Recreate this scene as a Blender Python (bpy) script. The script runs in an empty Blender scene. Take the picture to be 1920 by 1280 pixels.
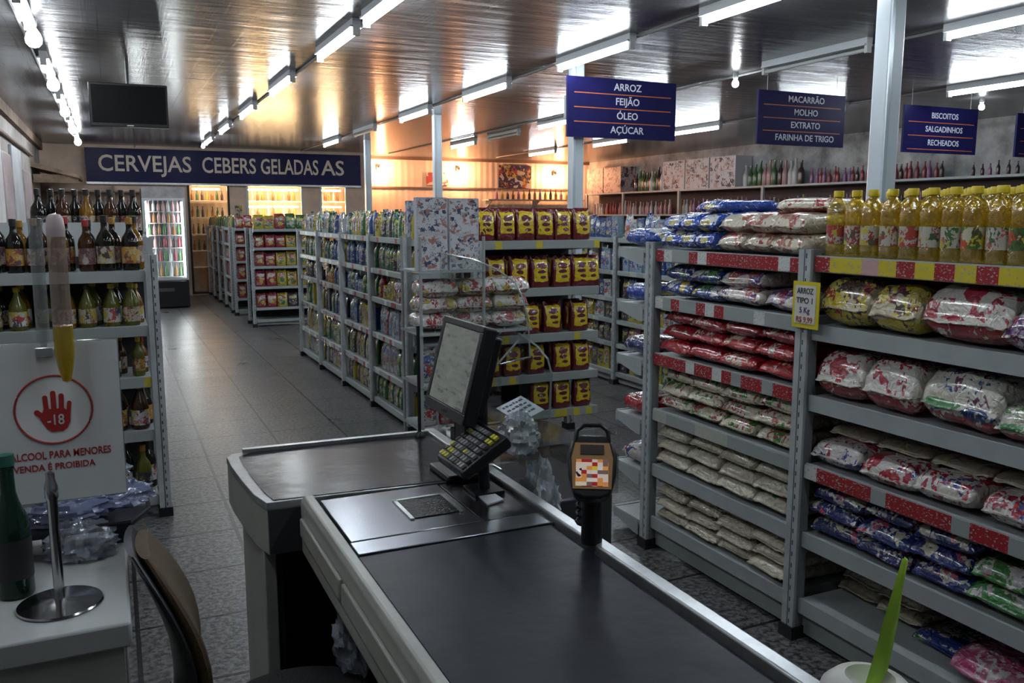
import bpy, math, random
from mathutils import Vector, Matrix, noise as mnoise
R = math.radians
random.seed(7)
SC = bpy.context.scene
COL = SC.collection

# ------------------------------------------------------------------ camera, world, exposure
cam = bpy.data.cameras.new('camera'); cam.sensor_width = 36; cam.lens = 30.0; cam.clip_start = .05
co = bpy.data.objects.new('camera', cam); COL.objects.link(co)
co.location = (0, 0, 1.62); co.rotation_euler = (R(90) - math.atan(235/1600), 0, R(-25))
SC.camera = co
W = bpy.data.worlds.new('world'); SC.world = W; W.use_nodes = True
W.node_tree.nodes['Background'].inputs[0].default_value = (.72, .84, 1, 1)
W.node_tree.nodes['Background'].inputs[1].default_value = .03
SC.view_settings.view_transform = 'Standard'; SC.view_settings.look = 'None'
SC.view_settings.gamma = 1; SC.view_settings.use_curve_mapping = False
SC.view_settings.exposure = 1.5
SC.cycles.use_denoising = True
SC.cycles.max_bounces = 9; SC.cycles.transparent_max_bounces = 16
SC.cycles.caustics_reflective = False; SC.cycles.caustics_refractive = False
SC.cycles.sample_clamp_indirect = 6
TUBE = 26.0        # strength of a fluorescent tube
WARM = (1, .47, .23)

# ------------------------------------------------------------------ materials
MATS = {}
def nodes_of(name):
    m = bpy.data.materials.new(name); m.use_nodes = True
    nt = m.node_tree; return m, nt, nt.nodes['Principled BSDF']
def N(nt, typ, **kw):
    n = nt.nodes.new(typ)
    for k, v in kw.items():
        if k.startswith('i_'): n.inputs[k[2:].replace('_', ' ')].default_value = v
        elif k[0] == 'n' and k[1:].isdigit(): n.inputs[int(k[1:])].default_value = v
        else: setattr(n, k, v)
    return n
def math_(nt, op, a, b=None, c=None):
    n = nt.nodes.new('ShaderNodeMath'); n.operation = op
    for i, v in enumerate((a, b, c)):
        if v is None: continue
        if isinstance(v, (int, float)): n.inputs[i].default_value = v
        else: nt.links.new(v, n.inputs[i])
    return n.outputs[0]
def mixc(nt, fac, a, b, blend='MIX'):
    n = nt.nodes.new('ShaderNodeMix'); n.data_type = 'RGBA'; n.blend_type = blend
    for i, v in ((0, fac), (6, a), (7, b)):
        if isinstance(v, (int, float)): n.inputs[i].default_value = v
        elif isinstance(v, tuple): n.inputs[i].default_value = (*v[:3], 1)
        else: nt.links.new(v, n.inputs[i])
    return n.outputs[2]
def ramp(nt, fac, stops, const=True):
    n = nt.nodes.new('ShaderNodeValToRGB'); cr = n.color_ramp
    cr.interpolation = 'CONSTANT' if const else 'LINEAR'
    while len(cr.elements) < len(stops): cr.elements.new(.5)
    for e, (p, c) in zip(cr.elements, stops): e.position = p; e.color = (*c[:3], 1)
    nt.links.new(fac, n.inputs[0]); return n.outputs[0]
def bumpn(nt, bs, h, strength, dist=.01):
    b = nt.nodes.new('ShaderNodeBump'); b.inputs['Strength'].default_value = strength; b.inputs['Distance'].default_value = dist
    nt.links.new(h, b.inputs['Height']); nt.links.new(b.outputs[0], bs.inputs['Normal'])
def mat(name, col, rough=.5, metal=0, var=0, vscale=6, bump=0, bscale=60, trans=0, spec=.5, coat=0, ior=1.45, col2=None):
    if name in MATS: return MATS[name]
    m, nt, b = nodes_of(name)
    b.inputs['Base Color'].default_value = (*col, 1); b.inputs['Roughness'].default_value = rough
    b.inputs['Metallic'].default_value = metal; b.inputs['Transmission Weight'].default_value = trans
    b.inputs['Specular IOR Level'].default_value = spec; b.inputs['Coat Weight'].default_value = coat; b.inputs['IOR'].default_value = ior
    tc = N(nt, 'ShaderNodeTexCoord')
    if var or col2:
        n = N(nt, 'ShaderNodeTexNoise', i_Scale=vscale, i_Detail=6.0, i_Roughness=.65)
        nt.links.new(tc.outputs['Object'], n.inputs['Vector'])
        c2 = col2 or tuple(c*(1-var) for c in col)
        nt.links.new(ramp(nt, n.outputs[0], [(.35, col), (.68, c2)], False), b.inputs['Base Color'])
    if bump:
        n = N(nt, 'ShaderNodeTexNoise', i_Scale=bscale, i_Detail=3.0)
        nt.links.new(tc.outputs['Object'], n.inputs['Vector']); bumpn(nt, b, n.outputs[0], bump)
    MATS[name] = m; return m
def emit(name, col, s):
    if name in MATS: return MATS[name]
    m, nt, b = nodes_of(name)
    b.inputs['Base Color'].default_value = (.8, .8, .8, 1)
    b.inputs['Emission Color'].default_value = (*col, 1); b.inputs['Emission Strength'].default_value = s
    MATS[name] = m; return m
def clear(name, tint=(1, 1, 1), gloss=.12, rough=.03, bump=0, bscale=25, body=None, bodymix=0):
    """thin clear plastic: see-through, with a reflection that grows at grazing angles"""
    if name in MATS: return MATS[name]
    m, nt, b = nodes_of(name)
    tr = N(nt, 'ShaderNodeBsdfTransparent'); tr.inputs[0].default_value = (*tint, 1)
    gl = N(nt, 'ShaderNodeBsdfGlossy'); gl.inputs['Roughness'].default_value = rough
    ge = N(nt, 'ShaderNodeNewGeometry'); dp = N(nt, 'ShaderNodeVectorMath', operation='DOT_PRODUCT')
    nt.links.new(ge.outputs['Normal'], dp.inputs[0]); nt.links.new(ge.outputs['Incoming'], dp.inputs[1])
    g1 = math_(nt, 'SUBTRACT', 1.0, math_(nt, 'ABSOLUTE', dp.outputs['Value']))
    f = math_(nt, 'MULTIPLY_ADD', math_(nt, 'POWER', g1, 5.0), .8, .03 + gloss*.25)
    mx = N(nt, 'ShaderNodeMixShader'); nt.links.new(f, mx.inputs[0]); nt.links.new(tr.outputs[0], mx.inputs[1]); nt.links.new(gl.outputs[0], mx.inputs[2])
    out = mx
    if body:
        b.inputs['Base Color'].default_value = (*body, 1); b.inputs['Roughness'].default_value = .12
        m2 = N(nt, 'ShaderNodeMixShader'); m2.inputs[0].default_value = bodymix
        nt.links.new(mx.outputs[0], m2.inputs[1]); nt.links.new(b.outputs[0], m2.inputs[2]); out = m2
    if bump:
        tc = N(nt, 'ShaderNodeTexCoord'); n = N(nt, 'ShaderNodeTexNoise', i_Scale=bscale, i_Detail=3.0)
        nt.links.new(tc.outputs['Object'], n.inputs['Vector'])
        bb = N(nt, 'ShaderNodeBump'); bb.inputs['Strength'].default_value = bump; bb.inputs['Distance'].default_value = .01
        nt.links.new(n.outputs[0], bb.inputs['Height']); nt.links.new(bb.outputs[0], gl.inputs['Normal']); nt.links.new(bb.outputs[0], b.inputs['Normal'])
    nt.links.new(out.outputs[0], nt.nodes['Material Output'].inputs[0])
    MATS[name] = m; return m
def printed(name, base, inks, panel=None, rect=None, scale=14, rough=.25, crinkle=.5, text=(.06, .03, .03), cs=42, texts=.5, logos=()):
    """printed packaging film: base colour, a printed panel (Generated coords rect=(axis,axis,u0,u1,v0,v1)), ink blotches and small marks"""
    if name in MATS: return MATS[name]
    m, nt, b = nodes_of(name)
    tc = N(nt, 'ShaderNodeTexCoord'); oi = N(nt, 'ShaderNodeObjectInfo')
    sc = N(nt, 'ShaderNodeVectorMath', operation='SCALE'); sc.inputs[0].default_value = (13, 7, 5); nt.links.new(oi.outputs['Random'], sc.inputs['Scale'])
    ad = N(nt, 'ShaderNodeVectorMath', operation='ADD'); nt.links.new(tc.outputs['Object'], ad.inputs[0]); nt.links.new(sc.outputs[0], ad.inputs[1])
    vec = ad.outputs[0]
    nd = N(nt, 'ShaderNodeTexNoise', i_Scale=scale*1.6, i_Detail=2.0); nt.links.new(vec, nd.inputs['Vector'])
    dv = N(nt, 'ShaderNodeVectorMath', operation='MULTIPLY_ADD'); nt.links.new(nd.outputs['Color'], dv.inputs[0]); dv.inputs[1].default_value = (.9/scale,)*3; nt.links.new(vec, dv.inputs[2])
    vo = N(nt, 'ShaderNodeTexVoronoi', i_Scale=scale*1.5); nt.links.new(dv.outputs[0], vo.inputs['Vector'])
    sv = N(nt, 'ShaderNodeSeparateColor'); nt.links.new(vo.outputs['Color'], sv.inputs[0])
    nf = N(nt, 'ShaderNodeTexNoise', i_Scale=scale*5, i_Detail=2.0); nt.links.new(vec, nf.inputs['Vector'])
    n1v = math_(nt, 'MULTIPLY_ADD', math_(nt, 'SUBTRACT', nf.outputs[0], .5), .35, sv.outputs[0])
    P = panel or base
    st = [(0, P)]
    lo = [(.22, .38), (.55, .68), (.82, 1.0)]
    for i, c in enumerate(inks[:3]):
        st.append((lo[i][0], c)); st.append((lo[i][1], P))
    cp = ramp(nt, n1v, [s for s in st if s[0] < 1])
    # small marks in rows, like lettering
    mp = N(nt, 'ShaderNodeMapping'); mp.inputs['Scale'].default_value = (1, 1, .55); nt.links.new(vec, mp.inputs[0])
    n2 = N(nt, 'ShaderNodeTexNoise', i_Scale=scale*6, i_Detail=1.0); nt.links.new(mp.outputs[0], n2.inputs['Vector'])
    n3 = N(nt, 'ShaderNodeTexNoise', i_Scale=scale*1.3, i_Detail=0.0); nt.links.new(mp.outputs[0], n3.inputs['Vector'])
    t = math_(nt, 'MULTIPLY', math_(nt, 'GREATER_THAN', n2.outputs[0], .55), math_(nt, 'GREATER_THAN', n3.outputs[0], 1-texts))
    cp = mixc(nt, t, cp, text)
    col = cp
    if rect:
        ax, ay, u0, u1, v0, v1 = rect
        sp = N(nt, 'ShaderNodeSeparateXYZ'); nt.links.new(tc.outputs['Generated'], sp.inputs[0])
        n4 = N(nt, 'ShaderNodeTexNoise', i_Scale=scale*.9); nt.links.new(vec, n4.inputs['Vector'])
        j = math_(nt, 'MULTIPLY', math_(nt, 'SUBTRACT', n4.outputs[0], .5), .25)
        mk = 1
        for a_, lo_, hi_ in ((ax, u0, u1), (ay, v0, v1)):
            v = math_(nt, 'ADD', sp.outputs[a_], j)
            k = math_(nt, 'MULTIPLY', math_(nt, 'GREATER_THAN', v, lo_), math_(nt, 'LESS_THAN', v, hi_))
            mk = k if mk == 1 else math_(nt, 'MULTIPLY', mk, k)
        col = mixc(nt, mk, base, cp)
    if logos:
        sp = N(nt, 'ShaderNodeSeparateXYZ'); nt.links.new(tc.outputs['Generated'], sp.inputs[0])
        n6 = N(nt, 'ShaderNodeTexNoise', i_Scale=scale*2.2, i_Detail=2.0); nt.links.new(vec, n6.inputs['Vector'])
        for ax, ay, cu, cv, ru, rv, lc in logos:
            e = [math_(nt, 'POWER', math_(nt, 'ABSOLUTE', math_(nt, 'DIVIDE', math_(nt, 'SUBTRACT', sp.outputs[a_], c_), r_)), 2.0) for a_, c_, r_ in ((ax, cu, ru), (ay, cv, rv))]
            d = math_(nt, 'ADD', math_(nt, 'ADD', e[0], e[1]), math_(nt, 'MULTIPLY', math_(nt, 'SUBTRACT', n6.outputs[0], .5), 2.2))
            lc2 = mixc(nt, t, lc, (.50, .46, .42) if sum(lc) < .75 else (.09, .05, .05))
            col = mixc(nt, math_(nt, 'LESS_THAN', d, 1.0), col, lc2)
    nt.links.new(col, b.inputs['Base Color'])
    b.inputs['Roughness'].default_value = rough*1.1
    if crinkle: b.inputs['Coat Weight'].default_value = .9; b.inputs['Coat Roughness'].default_value = .09
    if crinkle:
        n5 = N(nt, 'ShaderNodeTexNoise', i_Scale=cs*.6, i_Detail=2.0, i_Distortion=1.2); nt.links.new(vec, n5.inputs['Vector'])
        bumpn(nt, b, n5.outputs[0], min(1, crinkle*1.5), .02)
    MATS[name] = m; return m

STEEL = mat('shelf_paint', (.36, .39, .39), .38, 0, .18, 5, .05, 90)
STEELD = mat('shelf_paint_dull', (.30, .33, .32), .45, 0, .25, 4)
DARK = mat('dark_back_panel', (.025, .027, .03), .6)
BLACK = mat('black_plastic', (.012, .012, .014), .35, 0, 0, 6, .1, 200)
RUBBER = mat('black_rubber', (.015, .015, .016), .7)
WHITEP = mat('white_paint', (.62, .66, .68), .35, 0, .12, 3)
CHROME = mat('chrome', (.5, .5, .51), .16, 1, .1)
ALU = mat('brushed_aluminium', (.55, .57, .58), .3, .8, .25, 20)
def post_mat():
    m, nt, b = nodes_of('perforated_post')
    tc = N(nt, 'ShaderNodeTexCoord'); sp = N(nt, 'ShaderNodeSeparateXYZ'); nt.links.new(tc.outputs['Object'], sp.inputs[0])
    z = math_(nt, 'FRACT', math_(nt, 'MULTIPLY', sp.outputs[2], 22))
    zz = math_(nt, 'LESS_THAN', math_(nt, 'ABSOLUTE', math_(nt, 'SUBTRACT', z, .5)), .2)
    x = math_(nt, 'LESS_THAN', math_(nt, 'ABSOLUTE', math_(nt, 'SUBTRACT', sp.outputs[0], .009)), .0028)
    k = math_(nt, 'MULTIPLY', zz, x)
    n = N(nt, 'ShaderNodeTexNoise', i_Scale=9.0, i_Detail=5.0); nt.links.new(tc.outputs['Object'], n.inputs['Vector'])
    c = ramp(nt, n.outputs[0], [(.35, (.42, .45, .46)), (.75, (.27, .29, .29))], False)
    nt.links.new(mixc(nt, k, c, (.012, .012, .012)), b.inputs['Base Color']); b.inputs['Roughness'].default_value = .4
    MATS['perforated_post'] = m; return m
POST = post_mat()
def strip_mat(name, cells, freq=16):
    """shelf-edge price strip: coloured tickets side by side along the shelf"""
    m, nt, b = nodes_of(name)
    tc = N(nt, 'ShaderNodeTexCoord'); sp = N(nt, 'ShaderNodeSeparateXYZ'); nt.links.new(tc.outputs['Object'], sp.inputs[0])
    oi = N(nt, 'ShaderNodeObjectInfo')
    fx = math_(nt, 'MULTIPLY', sp.outputs[0], freq)
    cell = math_(nt, 'ADD', math_(nt, 'FLOOR', fx), math_(nt, 'MULTIPLY', oi.outputs['Random'], 77.3))
    wn = N(nt, 'ShaderNodeTexWhiteNoise', noise_dimensions='1D'); nt.links.new(cell, wn.inputs['W'])
    k = len(cells); c = ramp(nt, wn.outputs['Value'], [(i/k, cells[i]) for i in range(k)])
    mp = N(nt, 'ShaderNodeMapping'); mp.inputs['Scale'].default_value = (1, 1, 1.6); nt.links.new(tc.outputs['Object'], mp.inputs[0])
    n2 = N(nt, 'ShaderNodeTexNoise', i_Scale=120.0, i_Detail=1.0); nt.links.new(mp.outputs[0], n2.inputs['Vector'])
    c = mixc(nt, math_(nt, 'GREATER_THAN', n2.outputs[0], .63), c, (.34, .31, .30))
    nt.links.new(c, b.inputs['Base Color']); b.inputs['Roughness'].default_value = .25
    MATS[name] = m; return m
cR, cW, cG, cY = (.30, .025, .03), (.55, .56, .55), (.29, .32, .31), (.55, .45, .03)
STRIP_RED = strip_mat('price_strip_red', [cR, cR, cW, cR, cG, cR])
STRIP_MIX = strip_mat('price_strip_mixed', [cG, cW, cR, cG, cG, cG])
STRIP_GREY = strip_mat('price_strip_plain', [cG, cG, (.40, .43, .36), cG], 9)
STRIP_YEL = strip_mat('price_strip_yellow', [cY, cR, cW, cY, cR, (.5, .3, .3)], 14)
STRIP_GY = strip_mat('price_strip_grey_yellow', [cG, cG, cG, cY, cG], 20)

# ------------------------------------------------------------------ geometry helpers
class MB:
    def __init__(s): s.v = []; s.f = []; s.m = []
    def add(s, vs, fs, m=0):
        o = len(s.v); s.v += [tuple(p) for p in vs]; s.f += [tuple(i+o for i in f) for f in fs]; s.m += [m]*len(fs)
        return s
    def box(s, x0, x1, y0, y1, z0, z1, m=0):
        return s.add([(x0,y0,z0),(x1,y0,z0),(x1,y1,z0),(x0,y1,z0),(x0,y0,z1),(x1,y0,z1),(x1,y1,z1),(x0,y1,z1)],
            [(0,3,2,1),(4,5,6,7),(0,1,5,4),(1,2,6,5),(2,3,7,6),(3,0,4,7)], m)
    def tube(s, pts, r, n=10, m=0):
        pts = [Vector(p) for p in pts]; rings = []
        for i, p in enumerate(pts):
            d = (pts[min(i+1, len(pts)-1)] - pts[max(i-1, 0)]).normalized()
            a = d.cross(Vector((0, 0, 1)) if abs(d.z) < .9 else Vector((1, 0, 0))).normalized(); b = d.cross(a)
            rr = r[i] if isinstance(r, (list, tuple)) else r
            rings.append([p + (a*math.cos(t) + b*math.sin(t))*rr for t in (2*math.pi*k/n for k in range(n))])
        return s.rings(rings, m)
    def rings(s, rings, m=0, caps=True):
        n = len(rings[0]); vs = [q for rg in rings for q in rg]; fs = []
        for i in range(len(rings)-1):
            for k in range(n): fs.append((i*n+k, i*n+(k+1) % n, (i+1)*n+(k+1) % n, (i+1)*n+k))
        if caps: fs += [tuple(range(n-1, -1, -1)), tuple((len(rings)-1)*n+k for k in range(n))]
        return s.add(vs, fs, m)
    def lathe(s, prof, n=20, c=(0, 0, 0), m=0):
        return s.rings([[(c[0]+r*math.cos(2*math.pi*k/n), c[1]+r*math.sin(2*math.pi*k/n), c[2]+z) for k in range(n)] for r, z in prof], m)
    def prism(s, poly, z0, z1, axis='z', m=0):
        n = len(poly)
        P = {'z': lambda a, b, c: (a, b, c), 'y': lambda a, b, c: (a, c, b), 'x': lambda a, b, c: (c, a, b)}[axis]
        return s.add([P(a, b, z0) for a, b in poly]+[P(a, b, z1) for a, b in poly],
            [tuple(range(n)), tuple(range(2*n-1, n-1, -1))]+[((k+1) % n, k, n+k, n+(k+1) % n) for k in range(n)], m)
    def mesh(s, name, mats, smooth=40, fix=True):
        me = bpy.data.meshes.new(name); me.from_pydata(s.v, [], s.f)
        for mt in (mats if isinstance(mats, (list, tuple)) else [mats]): me.materials.append(mt)
        me.polygons.foreach_set('material_index', s.m)
        if fix:
            import bmesh
            bm = bmesh.new(); bm.from_mesh(me); bmesh.ops.recalc_face_normals(bm, faces=bm.faces); bm.to_mesh(me); bm.free()
        if smooth:
            me.shade_smooth(); me.set_sharp_from_angle(angle=R(smooth))
        me.update(); return me
def obj(name, mesh, parent=None, loc=(0, 0, 0), rot=(0, 0, 0), bevel=0, label=None):
    o = bpy.data.objects.new(name, mesh); COL.objects.link(o); o.location = loc; o.rotation_euler = rot
    if parent is not None: o.parent = parent
    if bevel:
        b = o.modifiers.new('bevel', 'BEVEL'); b.width = bevel; b.segments = 2; b.limit_method = 'ANGLE'
    if label: o['label'] = label
    return o
def tag(o, label, cat, group=None):
    o['label'] = label; o['category'] = cat
    if group: o['group'] = group
    return o
def thing(name, label, cat, loc=(0, 0, 0), rz=0, group=None):
    o = bpy.data.objects.new(name, None); COL.objects.link(o); o.location = loc; o.rotation_euler = (0, 0, rz)
    o.empty_display_size = .05
    return tag(o, label, cat, group)
def struct(name, mb, m, **k):
    o = obj(name, mb.mesh(name, m, **k)); o['kind'] = 'structure'; return o
def B(*a): return MB().box(*a)
def text_mesh(body, size, m, width=None, depth=.002):
    c = bpy.data.curves.new('lettering', 'FONT'); c.body = body; c.size = size; c.extrude = depth; c.align_x = 'CENTER'; c.align_y = 'CENTER'
    c.offset = size*.012; c.resolution_u = 3
    o = bpy.data.objects.new('lettering', c); COL.objects.link(o)
    bpy.context.view_layer.update()
    me = bpy.data.meshes.new_from_object(o.evaluated_get(bpy.context.evaluated_depsgraph_get()))
    bpy.data.objects.remove(o); me.materials.clear(); me.materials.append(m)
    if width:
        xs = [v.co.x for v in me.vertices]; k = width/(max(xs)-min(xs))
        for v in me.vertices: v.co.x *= k
    return me
ORD = ['first', 'second', 'third', 'fourth', 'fifth', 'sixth', 'seventh', 'eighth', 'ninth', 'tenth', 'eleventh', 'twelfth', 'thirteenth', 'fourteenth', 'fifteenth', 'sixteenth', 'seventeenth', 'eighteenth', 'nineteenth', 'twentieth']
def put(name, meshes, loc, rz, label, cat, group, scale=(1, 1, 1), rot=None, mats=None):
    """one thing from shared meshes; meshes = mesh, or [(part name, mesh), ...]"""
    if isinstance(meshes, list):
        r = thing(name, label, cat, loc, rz, group); r.scale = scale
        if rot: r.rotation_euler = rot
        for pn, me in meshes:
            o = bpy.data.objects.new(pn, me); COL.objects.link(o); o.parent = r
            if mats and pn in mats: o.material_slots[0].link = 'OBJECT'; o.material_slots[0].material = mats[pn]
        return r
    o = bpy.data.objects.new(name, meshes); COL.objects.link(o); o.location = loc; o.rotation_euler = rot or (0, 0, rz); o.scale = scale
    if mats: o.material_slots[0].link = 'OBJECT'; o.material_slots[0].material = mats
    return tag(o, label, cat, group)
class Frame:
    """local x runs along the shelf front, local -y looks out of the front"""
    def __init__(s, x, y, rz): s.x, s.y, s.rz = x, y, rz
    def w(s, u, v, z): c, q = math.cos(s.rz), math.sin(s.rz); return (s.x+u*c-v*q, s.y+u*q+v*c, z)

# ------------------------------------------------------------------ setting
CEIL = 3.0
def floor_mat():
    m, nt, b = nodes_of('stone_floor')
    tc = N(nt, 'ShaderNodeTexCoord')
    br = N(nt, 'ShaderNodeTexBrick', offset=0.0, i_Scale=1.0, i_Mortar_Size=.009, i_Brick_Width=.5, i_Row_Height=.5)
    br.inputs['Color1'].default_value = (.16, .155, .155, 1); br.inputs['Color2'].default_value = (.135, .135, .137, 1); br.inputs['Mortar'].default_value = (.02, .02, .02, 1)
    nt.links.new(tc.outputs['Object'], br.inputs['Vector'])
    n = N(nt, 'ShaderNodeTexNoise', i_Scale=42.0, i_Detail=5.0, i_Roughness=.6); nt.links.new(tc.outputs['Object'], n.inputs['Vector'])
    n2 = N(nt, 'ShaderNodeTexNoise', i_Scale=2.2, i_Detail=5.0); nt.links.new(tc.outputs['Object'], n2.inputs['Vector'])
    c = mixc(nt, 1.0, br.outputs[0], ramp(nt, n.outputs[0], [(.40, (.22, .22, .22)), (.60, (1.15, 1.15, 1.15))], False), 'MULTIPLY')
    c = mixc(nt, 1.0, c, ramp(nt, n2.outputs[0], [(.3, (.8, .79, .77)), (.7, (1, 1, 1))], False), 'MULTIPLY')
    nt.links.new(c, b.inputs['Base Color'])
    r = ramp(nt, n2.outputs[0], [(.3, (.27, .27, .27)), (.7, (.34, .34, .34))], False); nt.links.new(r, b.inputs['Roughness'])
    h = math_(nt, 'ADD', math_(nt, 'MULTIPLY', n.outputs[0], .35), br.outputs['Fac']); bumpn(nt, b, h, .6, .008)
    return m
def ceil_mat():
    m, nt, b = nodes_of('glossy_ceiling_panels')
    tc = N(nt, 'ShaderNodeTexCoord'); sp = N(nt, 'ShaderNodeSeparateXYZ'); nt.links.new(tc.outputs['Object'], sp.inputs[0])
    x = math_(nt, 'FRACT', math_(nt, 'MULTIPLY', sp.outputs[0], 5.0))
    groove = math_(nt, 'LESS_THAN', x, .035)
    mp = N(nt, 'ShaderNodeMapping'); mp.inputs['Scale'].default_value = (1.2, 6.0, 1); nt.links.new(tc.outputs['Object'], mp.inputs[0])
    n = N(nt, 'ShaderNodeTexNoise', i_Scale=1.0, i_Detail=3.0); nt.links.new(mp.outputs[0], n.inputs['Vector'])
    mp2 = N(nt, 'ShaderNodeMapping'); mp2.inputs['Scale'].default_value = (60, 1.5, 1); nt.links.new(tc.outputs['Object'], mp2.inputs[0])
    n2 = N(nt, 'ShaderNodeTexNoise', i_Scale=1.0, i_Detail=2.0); nt.links.new(mp2.outputs[0], n2.inputs['Vector'])
    n3 = N(nt, 'ShaderNodeTexNoise', i_Scale=.5, i_Detail=4.0); nt.links.new(tc.outputs['Object'], n3.inputs['Vector'])
    c = ramp(nt, n3.outputs[0], [(.3, (.15, .15, .155)), (.7, (.10, .10, .105))], False)
    nt.links.new(mixc(nt, groove, c, (.05, .05, .05)), b.inputs['Base Color'])
    b.inputs['Roughness'].default_value = .23; b.inputs['Specular IOR Level'].default_value = 1.0
    h = math_(nt, 'ADD', math_(nt, 'MULTIPLY', n.outputs[0], 1.0), math_(nt, 'MULTIPLY', n2.outputs[0], .10))
    h = math_(nt, 'SUBTRACT', h, math_(nt, 'MULTIPLY', groove, .25))
    bumpn(nt, b, h, .5, .014)
    return m
struct('floor', B(-1.3, 11.5, -3, 20, -.1, 0), floor_mat())
struct('ceiling', B(-1.3, 11.5, -3, 20, CEIL, CEIL+.1), ceil_mat())
struct('wall_left', B(-1.3, -1.15, -3, 20, 0, CEIL), mat('left_wall_paint', (.36, .33, .31), .7, 0, .5, 1.3, .2, 20))
struct('wall_right', B(11.45, 11.6, -3, 20, 0, CEIL), mat('stained_concrete', (.48, .48, .47), .8, 0, 0, 1.6, .3, 12, col2=(.12, .12, .12)))
def corrugated():
    m, nt, b = nodes_of('cream_corrugated_sheet')
    tc = N(nt, 'ShaderNodeTexCoord'); sp = N(nt, 'ShaderNodeSeparateXYZ'); nt.links.new(tc.outputs['Object'], sp.inputs[0])
    w = math_(nt, 'SINE', math_(nt, 'MULTIPLY', sp.outputs[0], 40.0))
    n = N(nt, 'ShaderNodeTexNoise', i_Scale=1.5, i_Detail=5.0); nt.links.new(tc.outputs['Object'], n.inputs['Vector'])
    nt.links.new(ramp(nt, n.outputs[0], [(.3, (.78, .66, .54)), (.75, (.6, .48, .38))], False), b.inputs['Base Color'])
    b.inputs['Roughness'].default_value = .45; bumpn(nt, b, w, .25, .02); return m
struct('wall_back', B(-1.3, 11.6, 19.8, 19.95, 0, CEIL), corrugated())
WB = mat('back_wall_paint', (.80, .60, .46), .6, 0, .3, 2)
pw = MB()
for x0, x1 in ((-1.15, 1.46), (2.28, 2.62), (3.8, 4.16), (4.76, 5.25)): pw.box(x0, x1, 18.8, 18.95, 0, 2.3)
pw.box(-1.15, 5.25, 18.8, 18.95, 2.3, CEIL); pw.box(2.62, 3.8, 18.8, 18.95, 0, .5); pw.box(4.16, 4.76, 18.8, 18.95, 0, .5)
pw.box(5.15, 5.25, 18.95, 19.8, 0, CEIL)
struct('wall_cold_room', pw, WB, fix=False)
struct('trim_1', B(-1.15, 11.45, 19.76, 19.8, CEIL-.06, CEIL), mat('brown_trim', (.16, .10, .07), .6))
struct('trim_2', B(5.3, 11.0, 19.77, 19.8, 2.27, 2.31), mat('brown_trim', (.16, .10, .07), .6))
struct('trim_3', B(-1.15, -1.08, -3, 18.8, CEIL-.14, CEIL), mat('rough_wood', (.22, .15, .10), .8, 0, .6, 4, .4, 15))

# pillars
PILM = mat('pillar_paint', (.60, .66, .70), .3, 0, .12, 2)
for (x, y, d) in ((3.97, 3.57, 'nearest the oil bottles, right of the pasta sign'), (3.92, 7.02, 'carrying the rice and beans sign'),
                  (4.17, 11.4, 'second from the back, beyond the coffee shelves'), (4.35, 15.6, 'farthest back, in front of the corrugated wall')):
    t = thing('pillar', 'white square steel pillar '+d, 'pillar', (x, y, 0), 0, 'steel pillars')
    obj('shaft', B(-.056, .056, -.056, .056, 0, CEIL).mesh('shaft', PILM), t, bevel=.012)
    obj('seam', B(-.060, -.036, -.064, -.054, 0, CEIL-.002).mesh('seam', mat('pillar_edge', (.5, .56, .6), .25, .2)), t)

# ------------------------------------------------------------------ lamps
TUBE_ON = emit('tube_on', (.84, .93, 1), TUBE)
TUBE_OFF = mat('tube_off', (.5, .52, .52), .3)
BULB_ON = emit('bulb_on', (.9, .95, 1), 22)
BULB_WARM = emit('bulb_warm', WARM, 260)
FIXM = mat('lamp_batten', (.5, .52, .53), .4)
L_T = 1.2
me_bat = MB().box(-.03, .03, 0, L_T, .045, .09).box(-.045, .045, .01, L_T-.01, .03, .045).mesh('batten', FIXM)
me_tube = MB().tube([(0, .03, 0), (0, L_T-.03, 0)], .017, 12).mesh('tube', TUBE_ON)
me_tubeoff = MB().tube([(0, .03, 0), (0, L_T-.03, 0)], .017, 12).mesh('tube', TUBE_OFF)
me_cap = MB().box(-.024, .024, 0, .03, -.026, .045).mesh('lamp_holder', mat('lamp_holder', (.55, .56, .55), .4))
def lamp(x, y, label, on=True, k=1):
    t = thing('ceiling_light', label, 'light', (x, y, CEIL-.09), 0, 'fluorescent ceiling lights'); t.scale = (1, k, 1)
    obj('batten', me_bat, t); obj('tube', me_tube if on else me_tubeoff, t)
    obj('lamp_holder', me_cap, t); obj('lamp_holder', me_cap, t, (0, L_T-.03, 0))
me_sock = MB().lathe([(.02, .05), (.028, .04), (.028, 0), (.022, -.01)], 14).mesh('socket', FIXM)
me_bulb = MB().lathe([(.016, 0), (.02, -.02), (.045, -.06), (.055, -.095), (.05, -.125), (.03, -.148), (.004, -.155)], 18).mesh('bulb', BULB_ON)
def bulb(x, y, label, z=CEIL-.05, me=None, k=.6):
    t = thing('light_bulb', label, 'light', (x, y, z), 0, 'ceiling bulbs'); obj('socket', me_sock, t); obj('bulb', me or me_bulb, t).scale = (k, k, k)
rowA = [6.1, 8.45, 10.8, 13.1, 15.4]
for i, y in enumerate(rowA):
    lamp(-.43, y, f'lit ceiling tube light, {ORD[i]} from the front in the row by the left wall', k=.72)
    bulb(-.41, y+1.0, f'round lit bulb at the far end of {ORD[i]} tube along the left wall', k=1.0)
for i, y in enumerate([4.72, 6.15, 8.5, 10.85, 13.2, 15.5]):
    lamp(1.66, y, f'lit ceiling tube light, {ORD[i]} from the front in the row above the left aisle')
bulb(1.64, 17.0, 'small lit bulb ending the left aisle light row before the blue fascia sign')
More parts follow.
